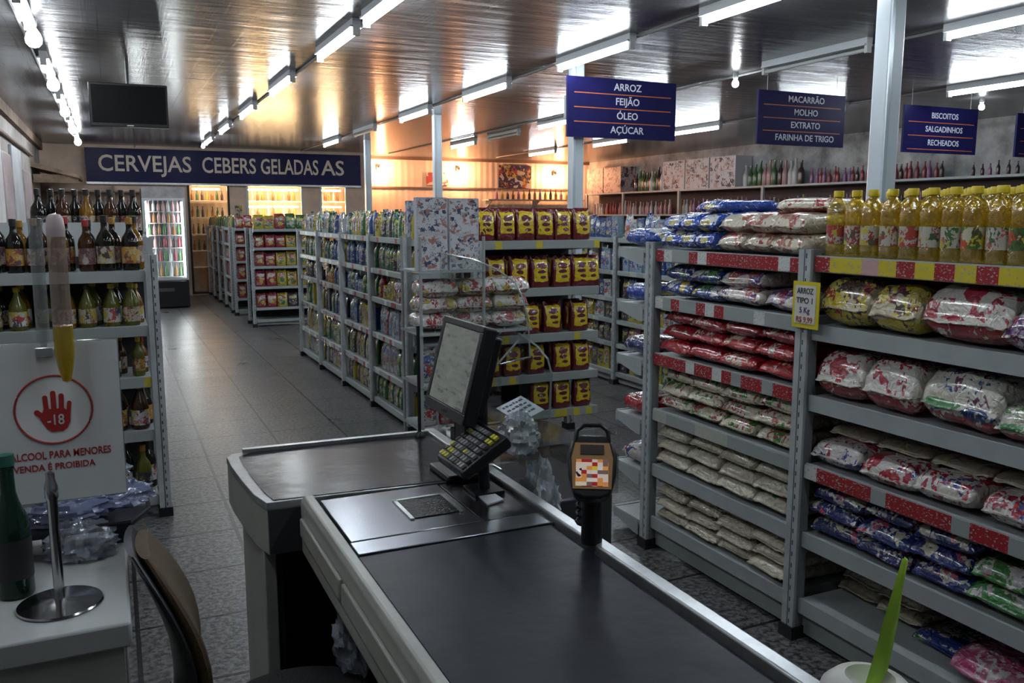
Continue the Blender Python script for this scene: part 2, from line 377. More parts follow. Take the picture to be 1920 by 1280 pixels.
for i, (y, on) in enumerate([(3.7, 1), (5.75, 1), (8.0, 1), (10.35, 1), (12.8, 0), (15.0, 1)]):
    lamp(3.7, y, ('lit' if on else 'unlit')+f' ceiling tube light, {ORD[i]} from the front in the row beside the pillars', on)
for i, (x, y, on) in enumerate([(5.62, 3.35, 1), (5.46, 5.1, 0), (5.85, 8.3, 1), (5.85, 10.4, 1), (5.95, 12.5, 0), (6.0, 14.4, 1)]):
    lamp(x, y, ('lit' if on else 'unlit')+f' ceiling tube light, {ORD[i]} from the front in the row over the pasta aisle', on)
bulb(5.59, 6.85, 'lit bulb on the ceiling just above the pasta sign')
for i, y in enumerate([5.4, 8.0, 10.4, 12.9, 15.6]):
    lamp(8.25, y, f'lit ceiling tube light, {ORD[i]} from the front in the row over the biscuit aisle')
bulb(9.4, 7.05, 'lit bulb beside the biscuit sign on the far right')
CON = mat('conduit_grey', (.22, .22, .22), .5)
for x, y0, d in ((-.5, 6, 'by the left wall'), (1.72, 4, 'above the left aisle'), (3.77, 2, 'beside the pillars'), (5.7, 2, 'over the pasta aisle'), (8.32, 3, 'over the biscuit aisle')):
    tag(obj('conduit_pipe', MB().tube([(x, y0, CEIL-.012), (x, 18.7, CEIL-.012)], .011, 8).mesh('conduit_pipe', CON)), 'thin grey conduit pipe under the ceiling '+d, 'pipe', 'ceiling conduits')
for i, (x, y) in enumerate(((-.43, 3.7), (-.43, 1.0), (1.66, 2.4), (1.66, .05), (3.7, 1.4), (5.7, 1.0), (8.25, 3.0))):
    lamp(x, y, f'lit ceiling tube light, {ORD[i]} of those above the checkout, beyond the top edge')
# warm lamp that lights the corrugated wall
me_wb = MB().box(-.04, .04, -.02, .07, -.05, .05).tube([(0, -.02, 0), (0, -.22, -.02)], .012).mesh('bracket', BLACK)
me_wl = MB().lathe([(.02, .06), (.04, .03), (.06, 0), (.04, -.045), (.005, -.06)], 14, (0, -.24, -.06)).mesh('bulb', BULB_WARM)
for x, z, d in ((7.75, 2.75, 'left of the dark poster'), (10.4, 2.7, 'right of the dark poster'), (5.75, 2.75, 'beside the navy fascia')):
    t = thing('wall_lamp', 'warm glowing lamp high on the corrugated back wall, '+d, 'light', (x, 19.72, z))
    obj('bracket', me_wb, t); obj('bulb', me_wl, t)

# ------------------------------------------------------------------ shelving
def shelf_mesh(w, d, lip=.055):
    """tray with a folded front lip"""
    return MB().box(0, w, .012, d, -.022, 0).box(0, w, 0, .012, -lip, .004).mesh('shelf', STEEL)
def gondola(name, label, fr, bays, bw, depth, levels, strips, height=1.47, cat='shelf unit', back=True, base=True, ends=(1, 1), double=False, post=POST, backm=None, group=None, fronts=True, pw=.03, lip=.055):
    t = thing(name, label, cat, (fr.x, fr.y, 0), fr.rz, group)
    pm = MB().box(-pw, -.003, -.012, .04, .05, height).box(.003, pw, -.012, .04, .05, height).box(-pw, pw, .0, .04, .05, height).mesh('upright', post)
    ft = MB().box(-.036, .036, -.02, .06, 0, .05).mesh('foot', BLACK)
    for i in range(bays+1):
        if fronts is True or (fronts == 'left' and i == 0): p = obj('upright', pm, t, (i*bw, 0, 0)); obj('foot', ft, p)
        if fronts: p2 = obj('upright', pm, t, (i*bw, depth-.03, 0)); obj('foot', ft, p2)
    sm = shelf_mesh(bw-.066, depth-.05, lip); fr.levels = levels; fr.lip = lip
    stm = {}
    for i in range(bays):
        lv = levels[i] if isinstance(levels[0], (list, tuple)) else levels
        sp = strips[i] if isinstance(strips[0], (list, tuple)) else strips
        for k, z in enumerate(lv):
            s = obj('shelf', sm, t, (i*bw+.033, .01, z))
            if sp[k]:
                if sp[k] not in stm: stm[sp[k]] = B(0, bw-.066, -.005, -.001, -lip+.003, .0).mesh('price_strip', sp[k])
                obj('price_strip', stm[sp[k]], s)
            br = MB().prism([(.0, 0), (depth-.06, 0), (depth-.06, -.075), (depth-.1, -.075), (.05, -.045), (0, -.04)], 0, .004, 'x').mesh('bracket', STEEL) if k == 0 and i == 0 else br
            obj('bracket', br, s, (-.002, 0, -.005)); obj('bracket', br, s, (bw-.068, 0, -.005))
    if back: obj('back_panel', B(.0, bays*bw, depth*.98-.03, depth*.98-.01, .1, height-.02).mesh('back_panel', backm or DARK), t)
    if base: obj('kick_plate', B(.03, bays*bw-.03, .04, .055, .02, .10).mesh('kick_plate', STEELD), t)
    return t
LV1 = [1.465, 1.245, .975, .705, .43, .165]
LV2 = [1.475, 1.225, .96, .70, .43, .165]
FRt = Frame(2.3, 3.38, R(-90))
gondola('gondola_shelving', 'grey metal shelving of rice and bean sacks beside the checkout', FRt, 2, 1.0, .48, [LV1, LV2],
        [[STRIP_RED, STRIP_MIX, STRIP_RED, STRIP_GREY, None, None], [STRIP_YEL, None, None, STRIP_RED, None, None]], 1.5)
LVM = [1.45, 1.19, .95, .65, .35, .09]
FM = Frame(1.95, 10.03, R(-90))
gondola('gondola_shelving', 'long grey shelving of mixed packets along the left aisle, behind the checkout monitor', FM, 4, 1.0, .5, LVM, [STRIP_MIX]*5+[None], 1.47, pw=.02, lip=.04)
FB = Frame(4.35, 9.0, R(-90))
LVB = [1.41, 1.10, .84, .63, .40, .12]
gondola('gondola_shelving', 'shelving of blue packets in the gap between coffee and rice shelves', FB, 5, 1.0, .5, LVB, [STRIP_GREY]*6, 1.43, pw=.02, lip=.04)
FRD = Frame(1.8, 19.1-.3, R(-90))
LVR = [1.42, 1.16, .89, .59, .28]
gondola('gondola_shelving', 'far shelving of red packets receding toward the cold room windows', FRD, 4, .92, .5, LVR, [None]*5, 1.44, pw=.02, lip=.035)
FRE = Frame(1.8, 14.56, 0)
gondola('endcap_shelving', 'far end shelving of red packets facing the camera, just left of yellow packs', FRE, 1, .9, .45, LVR, [None]*5, 1.44, pw=.02, lip=.035)
FRF = Frame(1.84, 12.9, 0)
gondola('endcap_shelving', 'far end shelving of yellow packs standing on a low wheeled base', FRF, 1, 1.0, .5, [1.43, 1.16, .89, .59, .28, .1], [None]*6, 1.45, pw=.02, lip=.035)
FC = Frame(2.15, 5.15, 0)
LVC = [1.455, 1.135, .82, .54, .28]
gondola('endcap_shelving', 'grey end shelving of red and yellow coffee bags behind the payment terminal', FC, 1, .96, .5, LVC, [STRIP_GY]*5, 1.46, fronts='left')
FL = Frame(-.97, 4.86, 0)
LVL = [1.335, 1.045, .77, .48, .12]
gondola('endcap_shelving', 'grey shelving of liquor bottles behind the warning sign', FL, 1, 1.15, .45, LVL, [None, STRIP_GREY, STRIP_GY, None, None], 1.42)
tag(obj('header_board', B(-1.0, .14, 5.335, 5.355, 1.2, 1.585).mesh('header_board', mat('pale_board', (.5, .53, .53), .6, 0, .15, 3))), 'pale plain board behind the topmost row of liquor bottles', 'board')
FLB = Frame(.2, 5.40, R(90))
gondola('gondola_shelving', 'shelving behind the liquor bottles with dark bottles on top', FLB, 2, 1.0, .6, [1.5, 1.2, .9, .6, .3, .1], [None]*6, 1.5)
FX = Frame(3.2, 3.73, R(180))
gondola('endcap_shelving', 'end shelves on the far side of the rice shelving, seen edge-on', FX, 1, .9, .29, [1.465, 1.19, .92, .62, .36, .1], [None]*6, 1.47, fronts=False, back=False, base=False)

# ------------------------------------------------------------------ packaging meshes
def bag_mesh(name, w, l, h, seed, m, flap=.010, nu=16, nv=20, lump=.16):
    """filled pillow bag lying flat, origin under its middle; sealed flaps at both ends"""
    rnd = random.Random(seed); off = Vector((rnd.random()*50, rnd.random()*50, rnd.random()*50))
    def sec(v, end):
        ring = []
        for k in range(nu):
            a = 2*math.pi*k/nu; c, s = math.cos(a), math.sin(a)
            x = math.copysign(abs(c)**.55, c); z = math.copysign(abs(s)**.62, s)
            ring.append((x, z))
        return ring
    rings = []
    for j in range(nv+1):
        v = math.sin(math.pi/2*(-1 + 2*j/nv))
        t = max(0, 1-abs(v)**8)**.55
        wf = .93 + .07*t; rg = []
        for x, z in sec(v, 0):
            n = mnoise.noise(Vector((x*1.6, v*2.2, z)) + off)
            n2 = mnoise.noise(Vector((x*5, v*6, z*3)) + off)
            tt = max(t, .05)
            zz = h/2 + z*h/2*tt*(1 + lump*n + lump*.35*n2) - (0 if z < 0 else 0)
            zz += (1-tt)*(-h*.12)
            rg.append((x*w/2*wf*(1+.04*n), v*l/2, max(zz, .001)))
        rings.append(rg)
    # sealed flaps
    def flapring(src, y, wf, zc):
        return [(x*wf, y, zc + (.0025 if i < len(src)/2 else -.0025) + .004*math.sin(x*90)) for i, (x, _, _) in enumerate(src)]
    zc = h*.36
    rings = [flapring(rings[0], -l/2-flap, 1.0, zc)] + rings + [flapring(rings[-1], l/2+flap, 1.0, zc)]
    return MB().rings(rings).mesh(name, m, 60)
def pouch_mesh(name, w, d, h, seed, m, pinch=.72, n=20, p=3.2, crown=.014, lump=.06):
    """standing pouch with a pinched, sealed top"""
    rnd = random.Random(seed); off = Vector((rnd.random()*50, rnd.random()*50, rnd.random()*50))
    prof = [(0, .86, .86), (.02, .95, .95), (.12, 1, 1), (.35, 1, 1.05), (.55, .99, 1.0), (pinch, .97, .85), (pinch+(1-pinch)*.55, .97, .42), (.95, .98, .1), (.97, .98, .05), (1.0, .98, .05)]
    rings = []
    for zf, wf, df in prof:
        rg = []
        for k in range(n):
            a = 2*math.pi*(k+.5)/n; c, s = math.cos(a), math.sin(a)
            x = math.copysign(abs(c)**(2/p), c); y = math.copysign(abs(s)**(2/p), s)
            q = mnoise.noise(Vector((x*1.4, y*1.4, zf*3)) + off)
            q2 = mnoise.noise(Vector((x*4, y*3, zf*7)) + off)
            rg.append((x*w/2*wf*(1+lump*.5*q), y*d/2*df*(1+lump*2*q+lump*q2), h*zf + (crown*math.sin(x*7+seed) if zf > .94 else 0)))
        rings.append(rg)
    return MB().rings(rings).mesh(name, m, 60)
def carton_mesh(name, w, d, h, m):
    return MB().prism([(-w/2+.004, -d/2), (w/2-.004, -d/2), (w/2, -d/2+.004), (w/2, d/2-.004), (w/2-.004, d/2), (-w/2+.004, d/2), (-w/2, d/2-.004), (-w/2, -d/2+.004)], 0, h).box(-w/2+.004, w/2-.004, -.002, .002, h, h+.0015).mesh(name, m, 30)
def bottle_parts(body_prof, cap_prof, lab, mb, mc, ml, n=18):
    r = [('body', MB().lathe(body_prof, n).mesh('body', mb, 60)), ('cap', MB().lathe(cap_prof, n).mesh('cap', mc, 35))]
    if lab:
        rr, z0, z1 = lab
        r.append(('label', MB().rings([[(rr*math.cos(2*math.pi*k/n), rr*math.sin(2*math.pi*k/n), z) for k in range(n)] for z in (z0, z1)], 0, False).mesh('label', ml, 60, False)))
    return r
def in_rows(items, k): return [items[i:i+k] for i in range(0, len(items), k)]

# ------------------------------------------------------------------ rice shelving goods
cream, white = (.52, .46, .36), (.62, .60, .55)
TOP = (0, 1, .08, .92, .02, .9)
rb = {
 'blue': (printed('bag_blue', (.012, .05, .30), [(.50, .52, .52), (.015, .06, .33), (.45, .38, .10)], (.015, .06, .36), TOP, 12, .22, .6, (.5, .52, .55), texts=.42, logos=((0, 1, .5, .25, .3, .09, (.5, .5, .5)), (0, 2, .5, .5, .2, .16, (.42, .36, .12)))), 'blue'),
 'bluewhite': (printed('bag_blue_white', (.014, .035, .17), [(.48, .46, .40), (.38, .30, .06), (.08, .2, .05)], (.02, .04, .2), TOP, 11, .22, .6, (.5, .5, .5), texts=.5), 'navy and white'),
 'creamred': (printed('bag_cream_red', cream, [(.33, .04, .04), (.52, .46, .36), (.30, .10, .06)], cream, TOP, 12, .25, .55, (.3, .03, .03), texts=.42), 'cream and red'),
 'violet': (printed('bag_white_violet', (.50, .44, .40), [(.22, .03, .08), (.14, .08, .25), (.4, .1, .08)], (.48, .44, .42), TOP, 12, .22, .55, (.1, .04, .15), texts=.5), 'white and dark red'),
 'red': (printed('bag_red', (.34, .014, .022), [(.30, .012, .02), (.46, .36, .28), (.28, .012, .02)], (.34, .014, .022), TOP, 12, .2, .55, (.50, .40, .36), texts=.38, logos=((0, 1, .45, .5, .26, .10, (.46, .40, .28)),)), 'red'),
 'creamgreen': (printed('bag_cream_green', (.50, .45, .34), [(.06, .20, .04), (.30, .05, .05), (.5, .46, .36)], (.5, .45, .34), TOP, 12, .22, .65, (.3, .06, .06), texts=.44), 'cream, green and red'),
 'green': (printed('bag_pale_green', (.47, .43, .33), [(.05, .19, .05), (.47, .43, .33), (.47, .43, .33)], (.47, .43, .33), (0, 1, .12, .88, .1, .9), 10, .22, .65, (.10, .2, .06), texts=.36, logos=((0, 1, .4, .3, .16, .08, (.04, .17, .04)), (0, 1, .6, .55, .2, .09, (.05, .18, .05)))), 'pale cream with green print'),
 'plain': (printed('bag_plain', (.46, .41, .31), [(.46, .41, .31), (.43, .38, .29), (.46, .41, .31)], None, None, 12, .2, .75, (.4, .35, .27), 36, texts=.3), 'plain cream'),
 'yellow': (printed('bag_yellow_white', (.42, .36, .24), [(.08, .06, .04), (.45, .36, .02), (.28, .05, .03)], (.46, .38, .08), (0, 1, .06, .94, .02, .96), 12, .2, .6, (.1, .03, .06), texts=.5, logos=((0, 2, .5, .12, 3, .12, (.46, .36, .02)), (0, 1, .5, .3, .22, .12, (.08, .06, .07)))), 'yellow and white'),
 'whitered': (printed('bag_white_red', (.50, .46, .40), [(.32, .03, .04), (.50, .46, .42), (.34, .03, .05)], (.50, .47, .43), (0, 1, .06, .94, .02, .8), 13, .2, .5, (.3, .03, .05), texts=.45, logos=((0, 2, .5, .10, 3, .20, (.30, .02, .025)), (0, 1, .5, .25, .3, .12, (.32, .03, .04)))), 'white and red'),
 'whitegreen': (printed('bag_white_green', (.48, .45, .38), [(.07, .26, .06), (.02, .07, .2), (.48, .46, .40)], (.48, .46, .40), (0, 1, .06, .94, .02, .9), 12, .2, .55, (.12, .03, .08), texts=.42, logos=((0, 2, .5, .08, 3, .16, (.28, .02, .025)), (0, 2, .3, .38, .22, .09, (.05, .2, .06)), (0, 2, .75, .30, .2, .1, (.02, .05, .16)))), 'white and green'),
 'flatred': (printed('bag_white_blue_red', (.46, .42, .37), [(.32, .015, .03), (.03, .05, .2), (.5, .48, .46)], (.46, .42, .4), (0, 1, .04, .96, .02, .9), 10, .2, .55, (.3, .02, .04), texts=.5), 'white, red and blue'),
 'navy': (printed('bag_navy', (.012, .022, .11), [(.42, .40, .30), (.35, .06, .10), (.02, .03, .14)], (.014, .026, .13), (0, 1, .02, .98, .02, .96), 12, .2, .6, (.45, .42, .40), texts=.5), 'navy blue'),
 'greenred': (printed('bag_green_red', (.05, .16, .05), [(.45, .42, .4), (.35, .04, .12), (.05, .2, .05)], (.06, .2, .06), TOP, 11, .2, .6, (.45, .4, .4), texts=.5), 'green and pink'),
 'pink': (printed('bag_pink', (.38, .10, .18), [(.5, .45, .45), (.10, .08, .15), (.4, .05, .15)], (.42, .14, .22), TOP, 9, .2, .6, (.5, .45, .45), texts=.5), 'pink and white'),
}
BAGM = {}
def bagv(key, w, l, h, v):
    k = (key, w, l, h, v)
    if k not in BAGM: BAGM[k] = bag_mesh('food_bag', w, l, h, sum(map(ord, key))*7+v*131+int(w*1000), rb[key][0])
    return BAGM[k]
LAY = ['bottom', 'second', 'third', 'topmost']
def stack(key, u0, u1, n, z, layers, shelf, h=.07, l=.36, v0=.03, where='left'):
    """n columns of flat bags between u0 and u1, so many layers high"""
    w = (u1-u0)/n
    for L in range(layers):
        for i in range(n):
            me = bagv(key, round(w*1.03, 3), l, round(h*1.06, 3), (i+L*2) % 4)
            ww = FRt.w(u0+(i+.5)*w+random.uniform(-.01, .01)+0, v0+l/2+random.uniform(-.01, .012)+.006*L, z+.007+L*h*.96)
            lay = 'topmost' if L == layers-1 and layers > 1 else LAY[L]
            lab = f'{rb[key][1]} bag, {lay} in {ORD[i]} stack, {shelf}'
            if layers == 1: lab = f'{rb[key][1]} bag, {ORD[i]} from left, {shelf}'
            put('food_bag', me, ww, 0, lab, 'food bag', f'{rb[key][1]} food bags, {shelf}', rot=(random.uniform(-.03, .03), random.uniform(-.04, .04), FRt.rz+random.uniform(-.05, .05)))
s1 = 'left rice bay, '
stack('blue', .045, .44, 3, 1.467, 2, s1+'top shelf', .08)
stack('creamred', .45, .95, 3, 1.467, 2, s1+'top shelf', .08)
put('food_bag', bagv('creamred', .24, .3, .06, 1), FRt.w(.80, .26, 1.467+.165), FRt.rz+.3, 'cream and red food bag lying loose on top of the cream stacks', 'food bag', None)
put('food_bag', bagv('blue', .24, .3, .06, 1), FRt.w(.30, .26, 1.467+.165), FRt.rz-.2, 'blue food bag lying loose on top of the blue stacks', 'food bag', None)
stack('bluewhite', .055, .47, 2, 1.247, 2, s1+'second shelf', .072)
stack('violet', .48, .74, 1, 1.247, 2, s1+'second shelf', .075)
stack('violet', .75, .94, 1, 1.247, 1, s1+'second shelf right end', .085)
stack('red', .058, .940, 4, .977, 3, s1+'third shelf', .070)
stack('creamgreen', .058, .940, 4, .707, 3, s1+'fourth shelf', .068)
stack('green', .058, .940, 4, .432, 3, s1+'fifth shelf', .068)
stack('plain', .058, .940, 4, .167, 4, s1+'bottom shelf', .055)
def sack(key, u, z, w, l, h, label, v=0, tilt=-.30, v0=.02):
    put('rice_sack', bagv(key, w, l, h, v), FRt.w(u, v0+l/2, z+.006), 0, label, 'rice sack', 'large rice sacks', rot=(0, 0, FRt.rz+random.uniform(-.05, .05)))
s2 = 'right bay second shelf'
sack('yellow', 1.16, 1.227, .22, .36, .178, 'yellow and white rice sack at the left end, '+s2)
sack('yellow', 1.375, 1.227, .20, .36, .165, 'speckled yellow rice sack, second from left, '+s2, 1)
sack('whitered', 1.64, 1.227, .31, .37, .182, 'large white and red rice sack, '+s2)
sack('violet', 1.86, 1.227, .2, .38, .13, 'low white and dark red rice sack at the right end, '+s2, 2)
s3 = 'right bay third shelf'
sack('whitered', 1.155, .962, .21, .36, .175, 'white and red rice sack at the left end, '+s3, 1)
sack('whitered', 1.38, .962, .22, .37, .178, 'white and red rice sack, second from left, '+s3, 2)
sack('whitegreen', 1.645, .962, .28, .37, .18, 'large white and green rice sack, '+s3)
sack('whitegreen', 1.86, .962, .2, .38, .12, 'low white and green rice sack at the right end, '+s3, 2)
stack('flatred', 1.055, 1.945, 4, .702, 1, 'right bay fourth shelf', .095)
for i in range(4):
    put('food_bag', bagv('plain', .22, .3, .05, i), FRt.w(1.15+i*.22, .27, .702+.10), FRt.rz, f'plain cream bag at the back, {ORD[i]} from left, right bay fourth shelf', 'food bag', 'plain bags at the back of the fourth shelf')
stack('navy', 1.058, 1.72, 3, .432, 3, 'right bay fifth shelf', .066)
stack('greenred', 1.725, 1.945, 1, .432, 2, 'right bay fifth shelf right end', .075)
stack('pink', 1.66, 1.95, 1, .167, 1, 'right bay bottom shelf, pink end', .095)
stack('bluewhite', 1.45, 1.65, 1, .167, 1, 'right bay bottom shelf', .03, v0=.12)
stack('plain', 1.05, 1.42, 2, .167, 2, 'right bay bottom shelf, at the back', .05, .2, .20)

# oil bottles
OIL = clear('sunflower_oil', (.95, .84, .34), .6, .05, .6, 35, (.72, .54, .04), .15)
OILCAP = mat('yellow_cap', (.62, .46, .02), .35)
OILLABS = [printed('oil_label_a', (.42, .40, .33), [(.36, .05, .04), (.42, .36, .05), (.05, .10, .05)], None, None, 22, .3, 0, (.3, .04, .04)),
           printed('oil_label_b', (.45, .37, .03), [(.05, .12, .03), (.4, .05, .03), (.45, .42, .3)], None, None, 20, .3, 0, (.06, .05, .02)),
           printed('oil_label_c', (.42, .40, .34), [(.05, .14, .04), (.38, .08, .05), (.4, .35, .05)], None, None, 22, .3, 0, (.05, .1, .04))]
oil = bottle_parts([(.001, 0), (.034, 0), (.0375, .006), (.036, .018), (.0385, .032), (.0355, .042), (.0355, .112), (.0385, .122), (.0385, .150), (.037, .168), (.031, .186), (.019, .200), (.0135, .205), (.0135, .212)],
                   [(.0135, .209), (.0175, .210), (.0175, .229), (.016, .232), (.001, .232)], (.0366, .045, .110), OIL, OILCAP, OILLABS[0], 20)
for i in range(12):
    for j in range(4):
        mt = OILLABS[0 if i < 6 else (1 if i % 2 else 2)]
        put('oil_bottle', oil, FRt.w(1.075+i*.0775+random.uniform(-.004, .004), .065+j*.085, 1.477), random.uniform(0, 6),
            f'yellow-capped cooking oil bottle, {ORD[i]} from the left in '+['the front row', 'second row', 'third row', 'the back row'][j], 'oil bottle', 'cooking oil bottles', mats={'label': mt})
# yellow handwritten price card hung on the middle post
t = thing('price_card', 'yellow bordered price card hung on the post between the rice bays', 'price card', (2.278, 2.36, 1.30), R(-90))
obj('card', B(-.055, .075, -.004, 0, -.085, .085).mesh('card', mat('yellow_card', (.58, .48, .02), .5)), t)
obj('paper', B(-.042, .06, -.006, -.004, -.068, .07).mesh('paper', mat('card_paper', (.55, .54, .5), .6)), t)
for i, (s, m_) in enumerate((('ARROZ', (.03, .03, .04)), ('TIPO 1', (.05, .04, .04)), ('5 Kg', (.08, .03, .12)), ('R$ 9,99', (.35, .06, .04)))):
    obj('lettering', text_mesh(s, .03, mat('ink'+str(i), m_, .6), .08 if i != 2 else .05, .0006), t, (.008, -.0066, .05-i*.035), (R(90), 0, 0))

# ------------------------------------------------------------------ coffee shelves
COFM = [printed('coffee_bag', (.13, .010, .012), [(.62, .44, .008), (.60, .40, .01), (.62, .46, .03)], (.62, .44, .008), (0, 2, .13, .87, .2, .88), 15, .22, .35, (.10, .01, .02), texts=.3, logos=((0, 2, .5, .68, .26, .10, (.11, .01, .015)), (0, 2, .5, .50, .22, .06, (.09, .01, .02)), (0, 2, .58, .33, .16, .05, (.10, .02, .02))))]
cof = [pouch_mesh('coffee_bag', .142, .085, .205, i, COFM[0], .8) for i in range(4)]
SHN = ['top', 'second', 'third', 'fourth', 'bottom']
for s, (z, us, rows) in enumerate([(1.457, [.09, .235, .38, .52, .66, .80], 2), (1.137, [.15, .33, .49, .65, .80, .885], 2), (.822, [.10, .25, .42, .58, .80], 2), (.542, [.12, .28, .45, .66, .82], 2), (.282, [.5, .66, .82], 1)]):
    for r_ in range(rows):
        for i, u in enumerate(us):
            put('coffee_bag', cof[(i+s+r_) % 4], FC.w(u+random.uniform(-.008, .008), .07+r_*.11, z), random.uniform(-.12, .12),
                f'red and yellow coffee bag, {ORD[i]} from left, '+('front row, ' if r_ == 0 else 'back row, ')+SHN[s]+' coffee shelf', 'coffee bag', 'coffee bags on the end shelves')

# ------------------------------------------------------------------ mixed packets
PK = {}
def pk(name, base, inks, panel=None, rect=(0, 2, .1, .9, .15, .82), **k): PK[name] = printed('packet_'+name.replace(' ', '_'), tuple(c*.8 for c in base), [tuple(c*.85 for c in q) for q in inks], tuple(c*.85 for c in panel), rect, 25, .22, .35, logos=((0, 2, .5, .66, .33, .10, tuple(c*.9 for c in inks[0])), (0, 2, .55, .36, .22, .12, tuple(c*.9 for c in inks[1]))), **k)
pk('green', (.04, .15, .05), [(.45, .42, .08), (.4, .4, .36), (.03, .08, .2)], (.07, .22, .06))
pk('blue', (.02, .06, .22), [(.42, .44, .45), (.04, .12, .3), (.40, .36, .06)], (.03, .09, .3))
pk('yellow', (.48, .38, .03), [(.30, .05, .04), (.06, .16, .05), (.46, .42, .3)], (.50, .40, .05))
pk('white', (.46, .46, .45), [(.05, .10, .28), (.4, .06, .06), (.10, .25, .08)], (.48, .48, .46))
pk('dark', (.05, .045, .06), [(.4, .36, .10), (.12, .04, .05), (.35, .35, .33)], (.06, .05, .09))
pk('red', (.30, .02, .03), [(.46, .40, .36), (.45, .33, .03), (.2, .02, .03)], (.34, .03, .04))
pk('pale blue', (.22, .32, .42), [(.45, .46, .46), (.05, .1, .3), (.3, .06, .08)], (.28, .38, .48))
pk('orange', (.42, .17, .03), [(.45, .4, .1), (.3, .05, .03), (.4, .38, .3)], (.45, .2, .04))
pk('magenta', (.26, .04, .10), [(.45, .40, .40), (.2, .03, .1), (.4, .3, .05)], (.32, .06, .13))
anyM = PK['green']
pouches = [pouch_mesh('food_packet', .1, .06, .19, 20+i, anyM, .74) for i in range(3)]
cartons = [carton_mesh('food_carton', .085, .05, .18, anyM)]
petb = MB().lathe([(.001, 0), (.034, 0), (.036, .01), (.036, .1), (.033, .115), (.036, .125), (.03, .15), (.014, .175), (.012, .18), (.014, .182), (.014, .198), (.001, .199)], 14).mesh('drink_bottle', anyM, 50)
jar = MB().lathe([(.001, 0), (.036, 0), (.038, .008), (.038, .09), (.03, .105), (.034, .107), (.034, .125), (.001, .126)], 14).mesh('food_jar', anyM, 40)
KINDS = {'food_packet': (pouches, 'packet'), 'food_carton': (cartons, 'carton'), 'drink_bottle': ([petb], 'bottle'), 'food_jar': ([jar], 'jar')}
def fill(fr, u0, u1, z, colours, kinds, n, where, group, hs=1.0, v=.085, wscale=None, rows=1, sky=(.9, 1.12), name=None):
    w = (u1-u0)/n
    for r_ in range(rows):
        for i in range(n):
            k = random.choice(kinds); c = colours[(i*len(colours))//n] if len(colours) > 3 else random.choice(colours)
            ms, cat = KINDS[k]; me = random.choice(ms)
            sx = w*.97/{'food_packet': .1, 'food_carton': .085, 'drink_bottle': .074, 'food_jar': .078}[k]
            sz = hs*random.uniform(*sky)
            up = [q for q in fr.levels if q > z+.03]
            if up: sz = min(sz, (min(up)-z-fr.lip-.012)/{'food_packet': .205, 'food_carton': .182, 'drink_bottle': .2, 'food_jar': .127}[k])
            lab = f'{c} {cat}, {ORD[i]} from left'+(' in back row' if r_ else '')+f', {where}'
            put(name or k, me, fr.w(u0+(i+.5)*w, v+r_*.13+random.uniform(-.012, .012), z+.001), fr.rz+random.uniform(-.1, .1), lab, cat, group, (sx, min(sx, 1.5), sz), mats=PK[c])
BAY = ['farthest bay', 'second farthest bay', 'third farthest bay', 'nearest bay']
LVN = ['top shelf', 'second shelf', 'third shelf', 'fourth shelf', 'fifth shelf', 'bottom shelf']
mixcol = [[['yellow', 'green', 'white'], ['blue', 'green', 'white'], ['green', 'blue', 'yellow'], ['yellow', 'green', 'dark']],
          [['yellow', 'green', 'dark'], ['green', 'yellow', 'blue'], ['green', 'dark', 'blue'], ['green', 'yellow', 'dark']],
          [['yellow', 'dark', 'blue'], ['blue', 'dark', 'orange'], ['blue', 'pale blue', 'green'], ['yellow', 'white', 'red']],
          [['yellow', 'green', 'white'], ['blue', 'dark', 'green'], ['blue', 'dark', 'yellow'], ['white', 'pale blue', 'magenta']],
          [['white', 'yellow', 'pale blue'], ['dark', 'green', 'yellow'], ['green', 'yellow', 'dark'], ['yellow', 'green', 'white']],
          [['white', 'yellow', 'green'], ['dark', 'yellow', 'white'], ['green', 'yellow', 'dark'], ['yellow', 'white', 'green']]]
for b_ in range(4):
    for k in range(6):
        hs = [1.0, .98, .92, 1.12, 1.12, 1.0][k]
        kinds = [['food_packet', 'drink_bottle'], ['food_packet', 'drink_bottle'], ['food_packet', 'drink_bottle', 'food_jar'], ['food_packet', 'food_carton'], ['food_packet'], ['food_packet']][k]
        fill(FM, b_+.045, b_+.955, LVM[k], mixcol[k][b_], kinds, 11 if k < 4 else 10, f'{LVN[k]}, {BAY[b_]} of left aisle shelving', 'mixed goods of the left aisle shelving', hs, rows=1)
    fill(FM, b_+.06, b_+.94, LVM[0], mixcol[0][b_], ['food_packet', 'drink_bottle'], 8, f'behind on {LVN[0]}, {BAY[b_]} of left aisle shelving', 'mixed goods of the left aisle shelving', 1.02, v=.24)
# blue packets
BB = ['farthest bay', 'second bay', 'middle bay', 'fourth bay', 'nearest bay']
bc = [['blue', 'pale blue', 'white'], ['pale blue', 'blue', 'dark'], ['white', 'dark', 'blue'], ['dark', 'yellow', 'white'], ['dark', 'yellow', 'magenta'], ['yellow', 'dark', 'green']]
for b_ in range(1, 5):
    for k in range(6):
        if b_ > 3 and k > 0: continue
        fill(FB, b_+.045, b_+.955, LVB[k], bc[k], ['food_packet', 'food_carton'], 8, f'{LVN[k]}, {BB[b_]} of the blue packet shelving', 'goods of the blue packet shelving', [1.08, 1.15, .95, .8, .95, 1.1][k])
